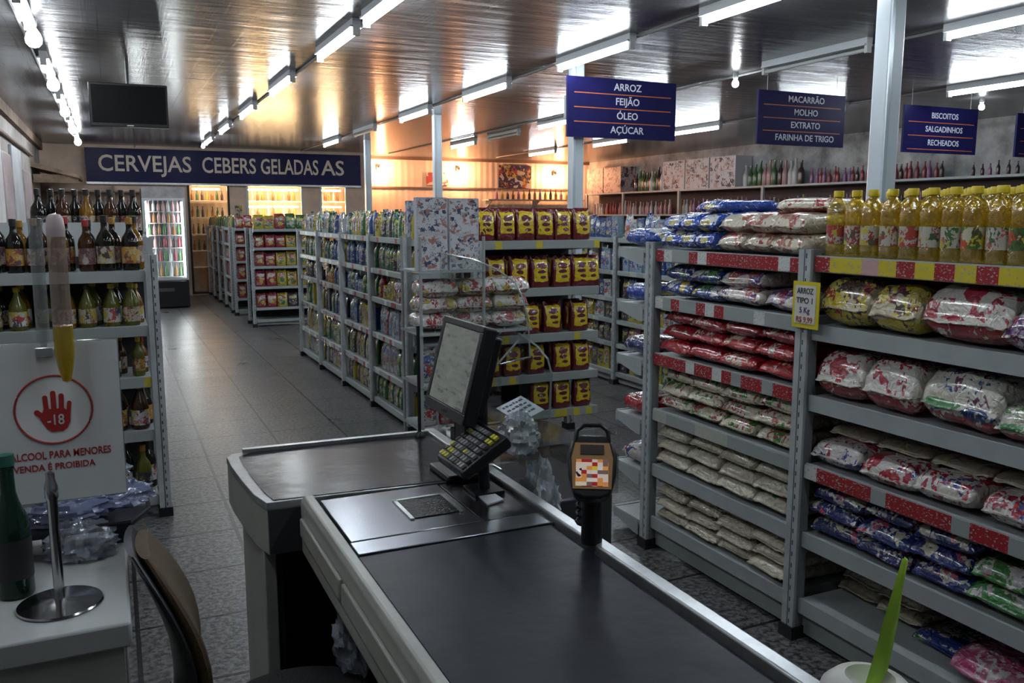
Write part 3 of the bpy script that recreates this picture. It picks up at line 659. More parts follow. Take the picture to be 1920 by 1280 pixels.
# red packets
for b_ in range(4):
    for k in range(5):
        c = [['green', 'yellow'], ['red', 'magenta'], ['red', 'magenta'], ['red', 'magenta'], ['red', 'red', 'dark']][k]
        fill(FRD, b_*.92+.04, b_*.92+.88, LVR[k], c, ['food_packet'], 6, f'{LVN[k]}, {BAY[b_]} of the far red shelving', 'packets of the far red shelving', [1, 1, 1.05, 1.1, 1.1][k], name='noodle_packet')
for k in range(5):
    fill(FRE, .04, .86, LVR[k], [['green', 'yellow', 'red'], ['red'], ['red'], ['red'], ['red']][k], ['food_packet'], 6, f'{LVN[k]} of the far red end shelving', 'packets of the far red end shelving', [1.0, 1, 1.1, 1.15, 1.15][k], name='noodle_packet')
    fill(FRF, .04, .96, [1.43, 1.16, .89, .59, .28][k], [['yellow', 'red', 'green', 'red'], ['red', 'red', 'yellow', 'yellow'], ['red', 'yellow', 'yellow', 'yellow'], ['red', 'yellow', 'yellow', 'yellow'], ['red', 'yellow', 'dark', 'yellow']][k], ['food_packet'], 6, f'{LVN[k]} of the far yellow end shelving', 'packets of the far yellow end shelving', [1.05, .95, 1.05, 1.15, 1.1][k], name='noodle_packet')
# the small end shelves behind the rice post (their goods face away from the checkout)
for k, (z, c) in enumerate(((1.467, 'blue'), (1.192, 'blue'), (.922, 'navy'), (.622, 'red'), (.362, 'flatred'))):
    for i in range(3):
        put('food_bag', bagv(c, .24, .20, .09, i), FX.w(.16+i*.28, .13, z+.006), FX.rz, f'{rb[c][1]} bag, {ORD[2-i]} from rice post, {LVN[k]} of hidden end shelves', 'food bag', 'bags on the hidden end shelves')

# ------------------------------------------------------------------ checkout counter
LAM = mat('counter_laminate', (.36, .36, .32), .35, 0, .22, 5, .05, 60)
TOPD = mat('dark_steel_top', (.016, .014, .017), .22, 0, .3, 9, .16, 12, spec=.26)
BELT = mat('belt_rubber', (.012, .013, .020), .36, 0, .35, 8, .25, 10, spec=.14)
PLATE = mat('scanner_plate', (.20, .205, .23), .22, .85, .25, 5, .05, 8)
ct = thing('checkout_counter', 'supermarket checkout counter with black belt in the foreground', 'checkout counter', (0, 0, 0))
Z = .88
obj('conveyor_belt', B(.452, .93, .30, 1.768, Z-.03, Z-.004).mesh('conveyor_belt', BELT), ct)
obj('transition_plate', B(.452, .94, 1.772, 1.848, Z-.03, Z).mesh('transition_plate', PLATE), ct, bevel=.002)
sp_ = obj('scanner_plate', B(.456, .782, 1.853, 2.172, Z-.03, Z).mesh('scanner_plate', PLATE), ct, bevel=.002)
obj('scanner_window', B(.635, .755, 1.935, 2.075, Z, Z+.003).mesh('scanner_window', mat('scanner_glass', (.01, .01, .012), .12, 0, 0, 6, .5, 160)), sp_)
obj('scanner_frame', MB().box(.625, .635, 1.93, 2.08, Z, Z+.004).box(.755, .765, 1.93, 2.08, Z, Z+.004).box(.625, .765, 2.075, 2.085, Z, Z+.004).mesh('scanner_frame', ALU), sp_)
obj('scale_plate', B(.787, .94, 1.853, 2.172, Z-.03, Z-.002).mesh('scale_plate', TOPD), ct, bevel=.002)
obj('side_rail', MB().prism([(.0, 0), (0, -.14), (.012, -.15), (.04, -.15), (.04, -.02), (.034, .012), (.01, .014)], .30, 2.19, 'y').mesh('side_rail', LAM), ct, (.408, 0, Z), bevel=.004)
obj('side_rail', B(.942, .978, .30, 2.74, Z-.16, Z+.012).mesh('side_rail', ALU), ct, bevel=.005)
obj('bumper', MB().box(.398, .409, .30, 1.72, Z-.085, Z-.035).box(.398, .409, 1.74, 2.16, Z-.085, Z-.035).mesh('bumper', LAM), ct, bevel=.004)
obj('body_panel', MB().box(.60, .972, .30, 2.15, .08, Z-.03).mesh('body_panel', mat('counter_dark_panel', (.03, .03, .032), .6)), ct)
obj('body_panel', B(.972, .978, .30, 2.7, .08, Z-.16).mesh('body_panel', LAM), ct)
# bagging end
pl = [(.325, 2.215), (.945, 2.18), (.945, 2.72), (.335, 2.745), (.30, 2.735), (.282, 2.70), (.283, 2.60), (.292, 2.45), (.305, 2.30)]
pin = [(.345, 2.225), (.94, 2.185), (.94, 2.70), (.36, 2.722), (.318, 2.69), (.317, 2.6), (.322, 2.45), (.333, 2.3)]
obj('bagging_top', MB().prism(pin, Z-.02, Z+.001).mesh('bagging_top', TOPD), ct)
obj('top_trim', MB().prism(pl, Z-.022, Z-.001).mesh('top_trim', ALU), ct, bevel=.002)
obj('back_lip', MB().prism([(.335, 2.725), (.945, 2.70), (.945, 2.722), (.335, 2.747)], Z-.001, Z+.012).mesh('back_lip', ALU), ct)
obj('skirt', MB().prism([(x+(.004 if x > .5 else .002), y+.003) for x, y in pl], Z-.145, Z-.022).mesh('skirt', LAM), ct)
obj('skirt_front', MB().prism([(.328, 2.208), (.41, 2.203), (.41, 2.218), (.328, 2.218)], Z-.14, Z-.02).mesh('skirt_front', mat('counter_dark_panel', (.03, .03, .032), .6)), ct)
obj('side_panel', B(.318, .352, 2.26, 2.68, .0, Z-.145).mesh('side_panel', LAM), ct, bevel=.004)
obj('inner_panel', MB().box(.352, .97, 2.62, 2.66, 0, Z-.145).box(.352, .37, 2.28, 2.62, 0, Z-.15).mesh('inner_panel', mat('counter_dark_panel', (.03, .03, .032), .6)), ct)
tag(obj('receipt_paper', MB().prism([(.84, 1.95), (.895, 1.97), (.89, 2.06), (.845, 2.05)], Z-.001, Z+.003).mesh('receipt_paper', mat('paper_white', (.55, .56, .58), .6))), 'small white paper slip on the dark scale plate', 'paper')

# monitor
mo = thing('monitor', 'black checkout monitor with pale screen on a black stand', 'monitor', (.885, 2.25, 1.185))
tilt = R(14.5)
def mpart(name, mb, m, par=mo, bevel=0): return obj(name, mb.mesh(name, m), par, (0, 0, 0), (0, tilt, 0) if par is mo else (0, 0, 0), bevel)
ca = mpart('casing', MB().box(-.02, .02, -.152, .152, -.138, .138).box(.02, .05, -.13, .13, -.115, .115), BLACK, bevel=.006)
def screen_mat():
    m, nt, b = nodes_of('monitor_screen'); tc = N(nt, 'ShaderNodeTexCoord')
    mp = N(nt, 'ShaderNodeMapping'); mp.inputs['Scale'].default_value = (1, .8, 3.0); nt.links.new(tc.outputs['Object'], mp.inputs[0])
    n = N(nt, 'ShaderNodeTexNoise', i_Scale=24.0, i_Detail=4.0); nt.links.new(mp.outputs[0], n.inputs['Vector'])
    c = ramp(nt, n.outputs[0], [(.30, (.16, .19, .19)), (.40, (.34, .38, .36)), (.7, (.46, .50, .44))], False)
    b.inputs['Base Color'].default_value = (.05, .05, .05, 1); b.inputs['Roughness'].default_value = .15
    nt.links.new(c, b.inputs['Emission Color']); b.inputs['Emission Strength'].default_value = .09; return m
mpart('screen', B(-.0225, -.02, -.132, .132, -.105, .118), screen_mat(), ca)
mpart('bezel', MB().box(-.025, -.02, -.152, .152, -.138, -.107).box(-.025, -.02, -.152, .152, .12, .138).box(-.025, -.02, -.152, -.134, -.107, .12).box(-.025, -.02, .134, .152, -.107, .12), mat('bezel_grey', (.055, .057, .06), .3), ca, .002)
mpart('button', MB().box(-.0275, -.025, -.01, .002, -.126, -.118).box(-.0275, -.025, -.03, -.02, -.126, -.118), CHROME, ca)
obj('stand', MB().box(-.01, .03, -.06, .02, -.305, -.04).box(-.075, .05, -.09, .07, -.305, -.285).mesh('stand', BLACK), mo, bevel=.006)
obj('stand_cover', MB().box(.0, .052, -.085, .06, -.285, .02).mesh('stand_cover', RUBBER), mo, bevel=.008)
# keypad
kb = thing('keyboard', 'tilted black checkout keyboard with small lit-looking keys below the monitor', 'keyboard', (.845, 2.065, 1.0))
KT = R(-31)
kbb = obj('keyboard_body', MB().prism([(-.08, -.012), (-.07, -.022), (.075, -.022), (.08, -.01), (.078, .014), (-.076, .008)], -.092, .092, 'y').mesh('keyboard_body', BLACK), kb, rot=(0, KT, 0), bevel=.005)
KC = {'grey': mat('key_grey', (.22, .22, .23), .4), 'dark': mat('key_dark', (.05, .05, .055), .4), 'yellow': mat('key_yellow', (.5, .45, .05), .4)}
kp = B(-.0065, .0065, -.0062, .0062, 0, .006)
kmesh = {c: B(-.0068, .0068, -.0062, .0062, 0, .007).mesh('key', m_) for c, m_ in KC.items()}
for i in range(7):
    for j in range(9):
        c = 'yellow' if (i > 4 and j > 6) or (i < 2 and j in (1, 2)) or random.random() < .08 else ('grey' if random.random() < .55 else 'dark')
        o = bpy.data.objects.new('key', kmesh[c]); COL.objects.link(o); o.parent = kbb; o.location = (-.06+i*.019, .074-j*.0185, .010+.0008*i)
obj('support_arm', MB().tube([(.03, 0, -.03), (.035, 0, -.119)], .016, 12).box(-.01, .075, -.045, .045, -.121, -.112).mesh('support_arm', BLACK), kb)

# payment terminal on a pole
pt = thing('payment_terminal', 'black card payment terminal with orange screen on a black pole', 'payment terminal', (.945, 1.60, .88))
obj('pole', MB().tube([(0, 0, .008), (0, 0, .145)], .024, 16).mesh('pole', BLACK), pt)
rq = (R(52), 0, R(-30))
bd = obj('casing', MB().prism([(-.052, -.02), (-.04, -.062), (-.02, -.072), (.02, -.072), (.04, -.062), (.052, -.02), (.056, .03), (.044, .066), (.026, .078), (-.026, .078), (-.044, .066), (-.056, .03)], -.022, .014).mesh('casing', BLACK), pt, (-.010, -.015, .185), rq, .006)
obj('face_plate', MB().prism([(-.042, -.052), (.042, -.052), (.046, .02), (.038, .056), (-.038, .056), (-.046, .02)], .014, .0165).mesh('face_plate', mat('terminal_face', (.36, .20, .09), .3)), bd)
def tscreen():
    m, nt, b = nodes_of('terminal_screen'); tc = N(nt, 'ShaderNodeTexCoord'); sp = N(nt, 'ShaderNodeSeparateXYZ'); nt.links.new(tc.outputs['Object'], sp.inputs[0])
    cx = math_(nt, 'FLOOR', math_(nt, 'MULTIPLY', sp.outputs[0], 85)); cy = math_(nt, 'FLOOR', math_(nt, 'MULTIPLY', sp.outputs[1], 110))
    wn = N(nt, 'ShaderNodeTexWhiteNoise', noise_dimensions='1D'); nt.links.new(math_(nt, 'ADD', cx, math_(nt, 'MULTIPLY', cy, 7.13)), wn.inputs['W'])
    c = ramp(nt, wn.outputs['Value'], [(0, (.6, .5, .42)), (.22, (.6, .24, .06)), (.45, (.62, .55, .5)), (.58, (.34, .02, .02)), (.74, (.6, .45, .03)), (.88, (.16, .10, .09))])
    nt.links.new(c, b.inputs['Base Color']); nt.links.new(c, b.inputs['Emission Color']); b.inputs['Emission Strength'].default_value = .14; b.inputs['Roughness'].default_value = .2; return m
obj('screen', B(-.036, .036, -.046, .016, .0165, .018).mesh('screen', tscreen()), bd)
obj('slot', B(-.026, .026, .028, .05, .0165, .019).mesh('slot', mat('slot_dark', (.05, .045, .04), .3)), bd)
obj('handle', MB().tube([(-.038, .06, .01), (-.034, .084, .02), (-.018, .096, .022), (.018, .096, .022), (.034, .084, .02), (.038, .06, .01)], .005, 8).mesh('handle', BLACK), bd)
cd = [(-.045+.006*math.cos(i*1.3), -.02+.006*math.sin(i*1.3), .19-.0038*i) for i in range(34)]
obj('coiled_cord', MB().tube(cd, .0035, 6).mesh('coiled_cord', BLACK), pt)

# acrylic shields on the counter edge
ACR = clear('acrylic', (.93, .96, .95), .12)
ACE = clear('acrylic_edge', (.6, .68, .66), .5, .08, 0, 25, (.5, .58, .58), .35)
def acrylic(name, label, poly, x, posts):
    t = thing(name, label, 'acrylic shield', (x, 0, 0), 0, None)
    obj('sheet', MB().prism(poly, -.002, .002, 'x').mesh('sheet', ACR), t)
    obj('edge', MB().tube([(0, a, b) for a, b in poly[1:-1]], .0028, 6).mesh('edge', ACE), t)
    for y in posts: obj('clamp', B(-.012, .012, y-.02, y+.02, .885, .93).mesh('clamp', CHROME), t)
acrylic('acrylic_shield', 'large clear acrylic shield standing behind the checkout monitor', [(2.69, .89), (2.69, 1.50), (2.40, 1.49), (2.22, 1.47), (2.10, 1.44), (2.05, 1.40), (2.02, 1.34), (2.01, 1.25), (2.2, 1.2), (2.2, .89)], .990, (2.3, 2.6))
acrylic('acrylic_shield', 'small clear acrylic shield with a sloping top beside the payment terminal', [(2.10, .93), (2.10, 1.30), (1.99, 1.28), (1.93, 1.255), (1.91, 1.22), (1.92, 1.08), (1.93, .93)], 1.002, ())
t = thing('support_post', 'thin black upright post at the back corner of the bagging end', 'post', (.905, 2.68, .88))
obj('rod', MB().tube([(0, 0, 0), (0, 0, .38)], .006, 8).mesh('rod', BLACK), t); obj('foot', MB().lathe([(.02, 0), (.02, .006), (.008, .02)], 12).mesh('foot', BLACK), t)
# notice tray beside the counter
t = thing('display_case', 'dark display case on the customer side of the checkout', 'display case', (1.16, 2.33, 0))
obj('cabinet', B(-.12, .16, -.22, .2, 0, .80).mesh('cabinet', mat('case_grey', (.06, .065, .065), .5, 0, .3, 5)), t, bevel=.01)
obj('lid', MB().prism([(-.13, .80), (.17, .80), (.17, .92), (-.13, 1.0)], -.23, .21, 'y').mesh('lid', clear('case_plastic', (.75, .74, .74), .2, .1)), t)
cdm = tag(obj('notice_card', B(-.055, .055, -.05, .05, 0, .003).mesh('notice_card', mat('card_blue_white', (.48, .52, .58), .5)), None, (1.10, 2.30, 1.035), (R(18), R(-12), R(20))), 'white notice card lying tilted on the display case', 'notice')
SCRIB = mat('ink_black', (.03, .03, .05), .6)
wr = MB(); rr_ = random.Random(3)
for k in range(4):
    x_ = -.042
    while x_ < .03:
        w_ = rr_.uniform(.006, .016); wr.box(x_, x_+w_, .03-k*.02, .03-k*.02+rr_.uniform(.005, .010), .003, .0038); x_ += w_+.005
obj('writing', wr.mesh('writing', SCRIB), cdm)

def crumple(name, rx, ry, rz_, seed, m, amp=.28, fr=2.2, flat=True, sub=24):
    """crumpled plastic bag: a blob folded by layered noise"""
    off = Vector((seed*3.1, seed*1.7, seed*2.3)); rings = []
    for j in range(sub+1):
        th = math.pi*(.02+.96*j/sub); rg = []
        for k in range(sub*2):
            ph = math.pi*k/sub
            d = Vector((math.sin(th)*math.cos(ph), math.sin(th)*math.sin(ph), -math.cos(th)))
            q = 1 + amp*(1-2*abs(mnoise.noise(d*fr+off))) + amp*.5*(1-2*abs(mnoise.noise(d*fr*2.6+off))) - amp*.6
            z = d.z*rz_*q
            rg.append((d.x*rx*q, d.y*ry*q, max(z, -rz_*.62) if flat else z))
        rings.append(rg)
    mb = MB().rings(rings); lo = min(v[2] for v in mb.v); mb.v = [(a, b, c-lo) for a, b, c in mb.v]
    return mb.mesh(name, m, 35)
BAGW = clear('plastic_bag_white', (.9, .92, .95), .3, .15, .5, 30, (.55, .58, .62), .55)
BAGC = clear('plastic_bag_clear', (.86, .88, .92), .4, .12, .6, 30, (.42, .46, .54), .35)
BAGB = clear('plastic_bag_blue', (.7, .72, .85), .4, .12, .6, 30, (.24, .27, .42), .5)
tag(obj('plastic_bag', crumple('plastic_bag', .05, .07, .14, 4, BAGW, .4, 2.0), None, (1.035, 2.04, .70)), 'bunch of white plastic bags hanging beside the keyboard', 'plastic bag')
tag(obj('plastic_bag', crumple('plastic_bag', .05, .055, .06, 9, BAGW, .4, 2.0), None, (1.01, 2.12, .965)), 'crumpled white plastic bag just right of the keyboard', 'plastic bag')
tag(obj('plastic_bag', crumple('plastic_bag', .05, .07, .12, 6, BAGC, .4, 2.0), None, (.50, 1.99, .505)), 'clear plastic bag hanging under the checkout rail beside the chair seat', 'plastic bag')

# snack stand with cartons and white bags, between aisle shelving and coffee shelves
t = thing('display_stand', 'wire display stand of cartons and white packets left of the coffee shelves', 'display stand', (1.62, 4.72, 0))
for x in (0, .40):
    for y in (.015, .365): obj('leg', MB().tube([(x, y, 0), (x, y, 1.5)], .010, 8).mesh('leg', STEEL), t)
for z, w in ((.35, .40), (.62, .40), (.93, .72), (1.30, .40)):
    s = MB().box(-.01, w, 0, .38, z-.012, z)
    for k in range(9): s.tube([(-.01+k*w/8, .0, z), (-.01+k*w/8, .0, z+.02)], .002, 6)
    obj('shelf', s.mesh('shelf', STEEL), t)
obj('brace', MB().tube([(.715, .03, .93), (.40, .03, .62)], .007, 6).tube([(.715, .33, .93), (.40, .33, .62)], .007, 6).mesh('brace', STEEL), t)
CEREAL = printed('carton_fruit', (.50, .52, .56), [(.05, .06, .12), (.60, .61, .62), (.42, .20, .16)], (.60, .61, .63), (0, 2, .04, .96, .04, .96), 30, .3, 0, (.10, .10, .16), texts=.36)
CEREB = printed('carton_blue', (.35, .38, .48), [(.05, .07, .22), (.5, .5, .52), (.4, .36, .1)], None, None, 16, .3, 0, (.05, .06, .2), texts=.5)
cer = carton_mesh('food_carton', .19, .06, .25, CEREAL)
for i, (u, z, s, lab) in enumerate(((.09, 1.302, 1.0, 'tall white fruit-printed carton at the upper left'), (.29, 1.302, .98, 'tall white fruit-printed carton at the upper right'))):
    put('food_carton', cer, (1.62+u, 4.80, z), .03*i, lab+' of the display stand, lower', 'carton', None, (1, 1, s*.86))
    put('food_carton', cer, (1.62+u, 4.80, z+.2155*s), -.03, lab+' of the display stand, stacked on another', 'carton', None, (1, 1, .84))
for i in range(3):
    put('food_carton', cer, (2.05+i*.105+.0, 6.15, 1.452), .05*i, f'blue and white carton on the aisle shelving end, {ORD[i]} from left', 'carton', 'blue cartons behind the stand', (.52, 1, 1.12), mats=CEREB)
WBAG = printed('bag_snack', (.52, .50, .47), [(.36, .04, .05), (.54, .52, .50), (.40, .33, .06)], (.54, .52, .50), (0, 1, .0, 1, .0, .95), 13, .18, .8, (.3, .04, .06), 30, texts=.42)
sb = [bag_mesh('snack_bag', .235, .25, .105, 60+i, WBAG, .02, lump=.3) for i in range(3)]
for L in range(3):
    for i in range(3):
        put('snack_bag', sb[(i+L) % 3], (1.74+i*.235+L*.012, 4.90, .94+L*.098), random.uniform(-.04, .04), f'white crinkled snack bag, {LAY[L] if L < 2 else "topmost"} in {ORD[i]} stack on the display stand', 'snack bag', 'white snack bags on the stand')
for k, (z, n) in enumerate(((.622, 3), (.352, 3))):
    for i in range(n):
        put('food_packet', pouches[i], (1.69+i*.13, 4.85, z), 0, f'{["pale","red","white"][i]} packet, {ORD[i]} from left on {["third","lowest"][k]} shelf of display stand', 'packet', None, (1.2, 1.2, 1.05), mats=PK[['white', 'red', 'white'][i]])

# ------------------------------------------------------------------ hanging signs
NAVY = mat('sign_navy', (.013, .012, .080), .4, 0, .2, 4, spec=.12)
SLET = mat('sign_lettering', (.66, .67, .74), .5)
SORG = mat('sign_orange', (.55, .14, .03), .5)
def sign(x0, w, z0, h, lines, label, hang=True):
    t = thing('aisle_sign', label, 'sign', (x0+w/2, 6.88, z0+h/2), 0, 'hanging aisle signs')
    obj('panel', B(-w/2, w/2, -.012, .012, -h/2, h/2).mesh('panel', NAVY), t)
    n = len(lines)
    for i, s in enumerate(lines):
        zc = h*.36 - i*h*.72/(n-1) if n > 3 else h*.30-i*h*.29
        me = text_mesh(s, .088, SLET, None, .001); xs = [v.co.x for v in me.vertices]; ww = max(xs)-min(xs)
        if ww > w*.86:
            for v in me.vertices: v.co.x *= w*.72/ww
        obj('lettering', me, t, (w*.04, -.0135, zc), (R(90), 0, 0))
        if i < (n-1 if n > 3 else n): obj('stripe', B(-w*.44, w*.45, -.0135, -.012, -.004, .004).mesh('stripe', SORG), t, (0, 0, zc-h*(.12 if n > 3 else .145)))
    if hang:
        for x in (-w*.4, w*.4): obj('suspension_rod', MB().tube([(x, 0, h/2), (x, 0, CEIL-z0-h/2)], .003, 6).mesh('suspension_rod', FIXM), t)
    else: obj('mount', MB().box(-w/2+.02, -w/2+.1, .012, .09, -.1, .1).mesh('mount', FIXM), t)
sign(3.745, 1.165, 2.324, .528, ['ARROZ', 'FEIJÃO', 'ÓLEO', 'AÇÚCAR'], 'navy sign reading ARROZ, FEIJÃO, ÓLEO, AÇÚCAR mounted on the white pillar', False)
sign(5.90, 1.155, 2.334, .528, ['MACARRÃO', 'MOLHO', 'EXTRATO', 'FARINHA DE TRIGO'], 'navy hanging sign reading MACARRÃO, MOLHO, EXTRATO, FARINHA DE TRIGO')
sign(7.93, 1.18, 2.318, .508, ['BISCOITOS', 'SALGADINHOS', 'RECHEADOS'], 'navy hanging sign reading BISCOITOS, SALGADINHOS, RECHEADOS')
sign(9.80, 1.18, 2.318, .508, ['BEBIDAS', 'SUCOS', 'LEITE'], 'navy hanging sign cut by the right edge of the photo')
t = thing('fascia_sign', 'long navy fascia sign with cream lettering over the cold room doors', 'sign', (2.345, 18.74, 2.60))
obj('panel', B(-2.71, 2.71, -.02, .06, -.32, .335).mesh('panel', mat('fascia_navy', (.012, .012, .080), .35, 0, .35, 1.5, spec=.2)), t)
FLET = mat('fascia_lettering', (.78, .66, .54), .5)
for s, x, w in (('CERVEJAS', -1.64, 1.70), ('CEBERS', -.05, 1.06), ('GELADAS', 1.18, 1.20), ('AS', 2.10, .50)):
    obj('lettering', text_mesh(s, .44, FLET, w, .006), t, (x, -.028, .03), (R(90), 0, 0))
obj('lower_trim', B(-2.71, 2.71, -.05, .0, -.36, -.32).mesh('lower_trim', ALU), t)

# television
t = thing('television', 'black flat television hanging from the ceiling at the left', 'television', (.22, 8.6, 2.60))
cs = obj('casing', MB().box(-.325, .325, -.02, .025, -.19, .19).box(-.2, .2, .025, .05, -.13, .13).mesh('casing', BLACK), t, rot=(0, 0, R(-3)), bevel=.006)
obj('screen', B(-.305, .305, -.0215, -.02, -.158, .172).mesh('screen', mat('tv_screen', (.004, .004, .005), .4, spec=.15)), cs)
obj('logo', B(-.028, .028, -.0225, -.02, -.182, -.172).mesh('logo', ALU), cs)
obj('pole', MB().tube([(0, .06, 0), (0, .06, .40)], .016, 12).box(-.06, .06, .025, .08, -.05, .05).mesh('pole', BLACK), t)
obj('cable', MB().tube([(.02, .06, -.19), (.03, .07, -.27), (.025, .06, -.36)], .005, 6).mesh('cable', BLACK), t)

# ------------------------------------------------------------------ back of the shop
GLASS = clear('door_glass', (.9, .93, .92), .1)
COOLW = emit('cooler_tube', (.95, .97, 1), 20); COLDW = emit('cold_room_tube', (1, .62, .32), 40)
smallm = {'amber': mat('tiny_amber', (.22, .10, .03), .2), 'greenb': mat('tiny_green', (.05, .11, .045), .2), 'pinkb': mat('tiny_pink', (.34, .19, .19), .3), 'whiteb': mat('tiny_white', (.42, .41, .41), .3), 'darkb': mat('tiny_dark', (.05, .03, .03), .2), 'purp': mat('tiny_purple', (.22, .09, .2), .3), 'redb': mat('tiny_red', (.19, .03, .04), .3), 'yellowb': mat('tiny_yellow', (.36, .25, .04), .3)}
WORD = {'amber': 'amber', 'greenb': 'green', 'pinkb': 'pink', 'whiteb': 'white', 'darkb': 'dark', 'purp': 'purple', 'redb': 'red', 'yellowb': 'yellow'}
sbot = MB().lathe([(.001, 0), (.034, 0), (.036, .01), (.036, .13), (.03, .16), (.014, .20), (.013, .255), (.016, .256), (.016, .27), (.001, .271)], 12).mesh('bottle', smallm['amber'], 50)
def bottles(y, x0, x1, z, n, cols, where, group, sc_=1.0, name='bottle'):
    for i in range(n):
        c = cols[i % len(cols)] if len(cols) > 2 else random.choice(cols)
        put(name, sbot, (x0+(i+.5)*(x1-x0)/n, y, z), 0, f'{WORD[c]} bottle, {ORD[i]} from left, {where}', 'bottle', group, (sc_, sc_, sc_*random.uniform(.9, 1.08)), mats=smallm[c])
# glass door fridge
fg = thing('drinks_fridge', 'tall glass door drinks fridge with black base at the end of the left aisle', 'fridge', (.86, 16.2, 0))
obj('cabinet', MB().box(-.35, .35, .02, .62, 0.02, .48).box(-.35, -.31, .02, .62, .48, 2.1).box(.31, .35, .02, .62, .48, 2.1).box(-.31, .31, .58, .62, .48, 2.1).box(-.31, .31, .02, .62, 1.95, 2.1).mesh('cabinet', BLACK), fg, bevel=.01)
obj('header', B(-.35, .35, -.012, .02, 1.93, 2.12).mesh('header', mat('fridge_header', (.45, .42, .42), .4, 0, .4, 6)), fg)
dr = obj('door', MB().box(-.35, -.30, -.03, .015, .5, 1.93).box(.31, .35, -.03, .015, .5, 1.93).box(-.3, .31, -.03, .015, .5, .54).box(-.3, .31, -.03, .015, 1.89, 1.93).mesh('door', WHITEP), fg)
obj('glass', B(-.3, .31, -.01, -.004, .54, 1.89).mesh('glass', GLASS), dr)
obj('handle', B(-.335, -.32, -.06, -.03, 1.0, 1.35).mesh('handle', BLACK), dr)
for x in (-.285, .29): obj('light_strip', B(x-.012, x+.012, .02, .04, .56, 1.87).mesh('light_strip', COOLW), fg)
obj('grille', B(-.2, .1, .012, .02, .30, .36).mesh('grille', mat('grille_grey', (.1, .1, .1), .5)), fg)
FZ = [.56, .83, 1.07, 1.29, 1.50, 1.70]
obj('inner_back', B(-.31, .31, .57, .58, .5, 1.95).mesh('inner_back', WHITEP), fg)
for z in FZ: obj('wire_shelf', B(-.305, .305, .06, .56, z-.012, z).mesh('wire_shelf', WHITEP), fg)
for k, z in enumerate(FZ):
    bottles(16.34, .58, 1.13, z, 7, [['greenb', 'whiteb', 'amber'], ['greenb', 'whiteb', 'redb'], ['redb', 'pinkb', 'darkb'], ['greenb', 'pinkb', 'amber'], ['pinkb', 'amber', 'pinkb'], ['pinkb', 'whiteb', 'pinkb']][k], f'{LVN[5-k]} of the glass door fridge', 'bottles inside the fridge', .85 if k < 5 else .78, 'beer_bottle')
# cold room interior: racks, tubes, glass fronts
rk = thing('cold_room_rack', 'warm lit rack of drinks behind the cold room glass', 'rack', (0, 19.5, 0))
for z in (.55, .9, 1.25, 1.6, 1.95): obj('shelf', B(1.47, 5.1, -.2, .2, z-.02, z).mesh('shelf', WHITEP), rk)
for x in (1.5, 2.45, 3.2, 4.0, 5.05): obj('upright', B(x-.02, x+.02, .17, .21, 0, 2.2).mesh('upright', WHITEP), rk)
for i, x in enumerate((1.87, 2.92, 3.5, 4.45)):
    for j, z in enumerate((2.18, 1.82, 1.47)):
        if i == 0 and j: continue
        tag(obj('interior_tube', MB().tube([(x-.27, 19.2, z), (x+.27, 19.2, z)], .016, 8).mesh('interior_tube', COLDW)), f'warm light tube inside the cold room, {ORD[i]} window area, {["upper","middle","lower"][j]}', 'light')
for k, z in enumerate((.9, 1.25, 1.6, 1.95)):
    bottles(19.42, 1.55, 2.25, z, 7, ['amber', 'greenb', 'darkb', 'yellowb'], f'{LVN[3-k]} behind the cold room door', 'bottles in the cold room', .8, 'beer_bottle')
    bottles(19.42, 2.66, 3.78, z, 10, ['yellowb', 'whiteb', 'amber'], f'{LVN[3-k]} behind the wide cold room window', 'bottles in the cold room', .8, 'beer_bottle')
    bottles(19.42, 4.2, 4.74, z, 6, ['yellowb', 'whiteb', 'amber'], f'{LVN[3-k]} behind the small cold room window', 'bottles in the cold room', .8, 'beer_bottle')
def front(name, x0, x1, z0, z1, fm):
    o = obj(name, MB().box(x0, x0+.04, 18.78, 18.84, z0, z1).box(x1-.04, x1, 18.78, 18.84, z0, z1).box(x0+.04, x1-.04, 18.78, 18.84, z0, z0+.04).box(x0+.04, x1-.04, 18.78, 18.84, z1-.04, z1).mesh(name, fm)); o['kind'] = 'structure'
    obj('glass', B(x0+.04, x1-.04, 18.80, 18.806, z0+.04, z1-.04).mesh('glass', GLASS), o); return o
d_ = front('door_1', 1.46, 2.28, .02, 2.28, BLACK); obj('door_handle', B(2.15, 2.17, 18.74, 18.78, 1.0, 1.3).mesh('door_handle', CHROME), d_)
front('window_1', 2.62, 3.8, .5, 2.28, WHITEP); front('window_2', 4.16, 4.76, .5, 2.28, WHITEP)
t = thing('wall_shelf', 'wall shelf of bottles left of the drinks fridge on the back wall', 'shelf', (-.1, 18.55, 0))
for z in (1.35, 1.75, 2.1): obj('board', B(-.9, 1.3, -.12, .24, z-.025, z).mesh('board', mat('shelf_wood', (.30, .22, .17), .6)), t)
for x in (-.9, .2, 1.3): obj('side', B(x-.015, x+.015, -.12, .24, 0, 2.2).mesh('side', mat('shelf_wood', (.30, .22, .17), .6)), t)
for k, z in enumerate((1.35, 1.75)):
    bottles(18.6, -.95, 1.1, z, 15, ['darkb', 'pinkb', 'whiteb', 'purp'], f'{["lower", "upper"][k]} board of the back wall shelf', 'bottles on the back wall shelf', .95)
tag(obj('paper_poster', B(2.38, 2.52, 18.785, 18.795, 1.62, 1.84).mesh('paper_poster', printed('poster_small', (.52, .46, .36), [(.08, .10, .04), (.5, .38, .05), (.5, .45, .4)], None, None, 9, .5, 0))), 'small yellow and dark sticker between cold room door and window', 'poster')
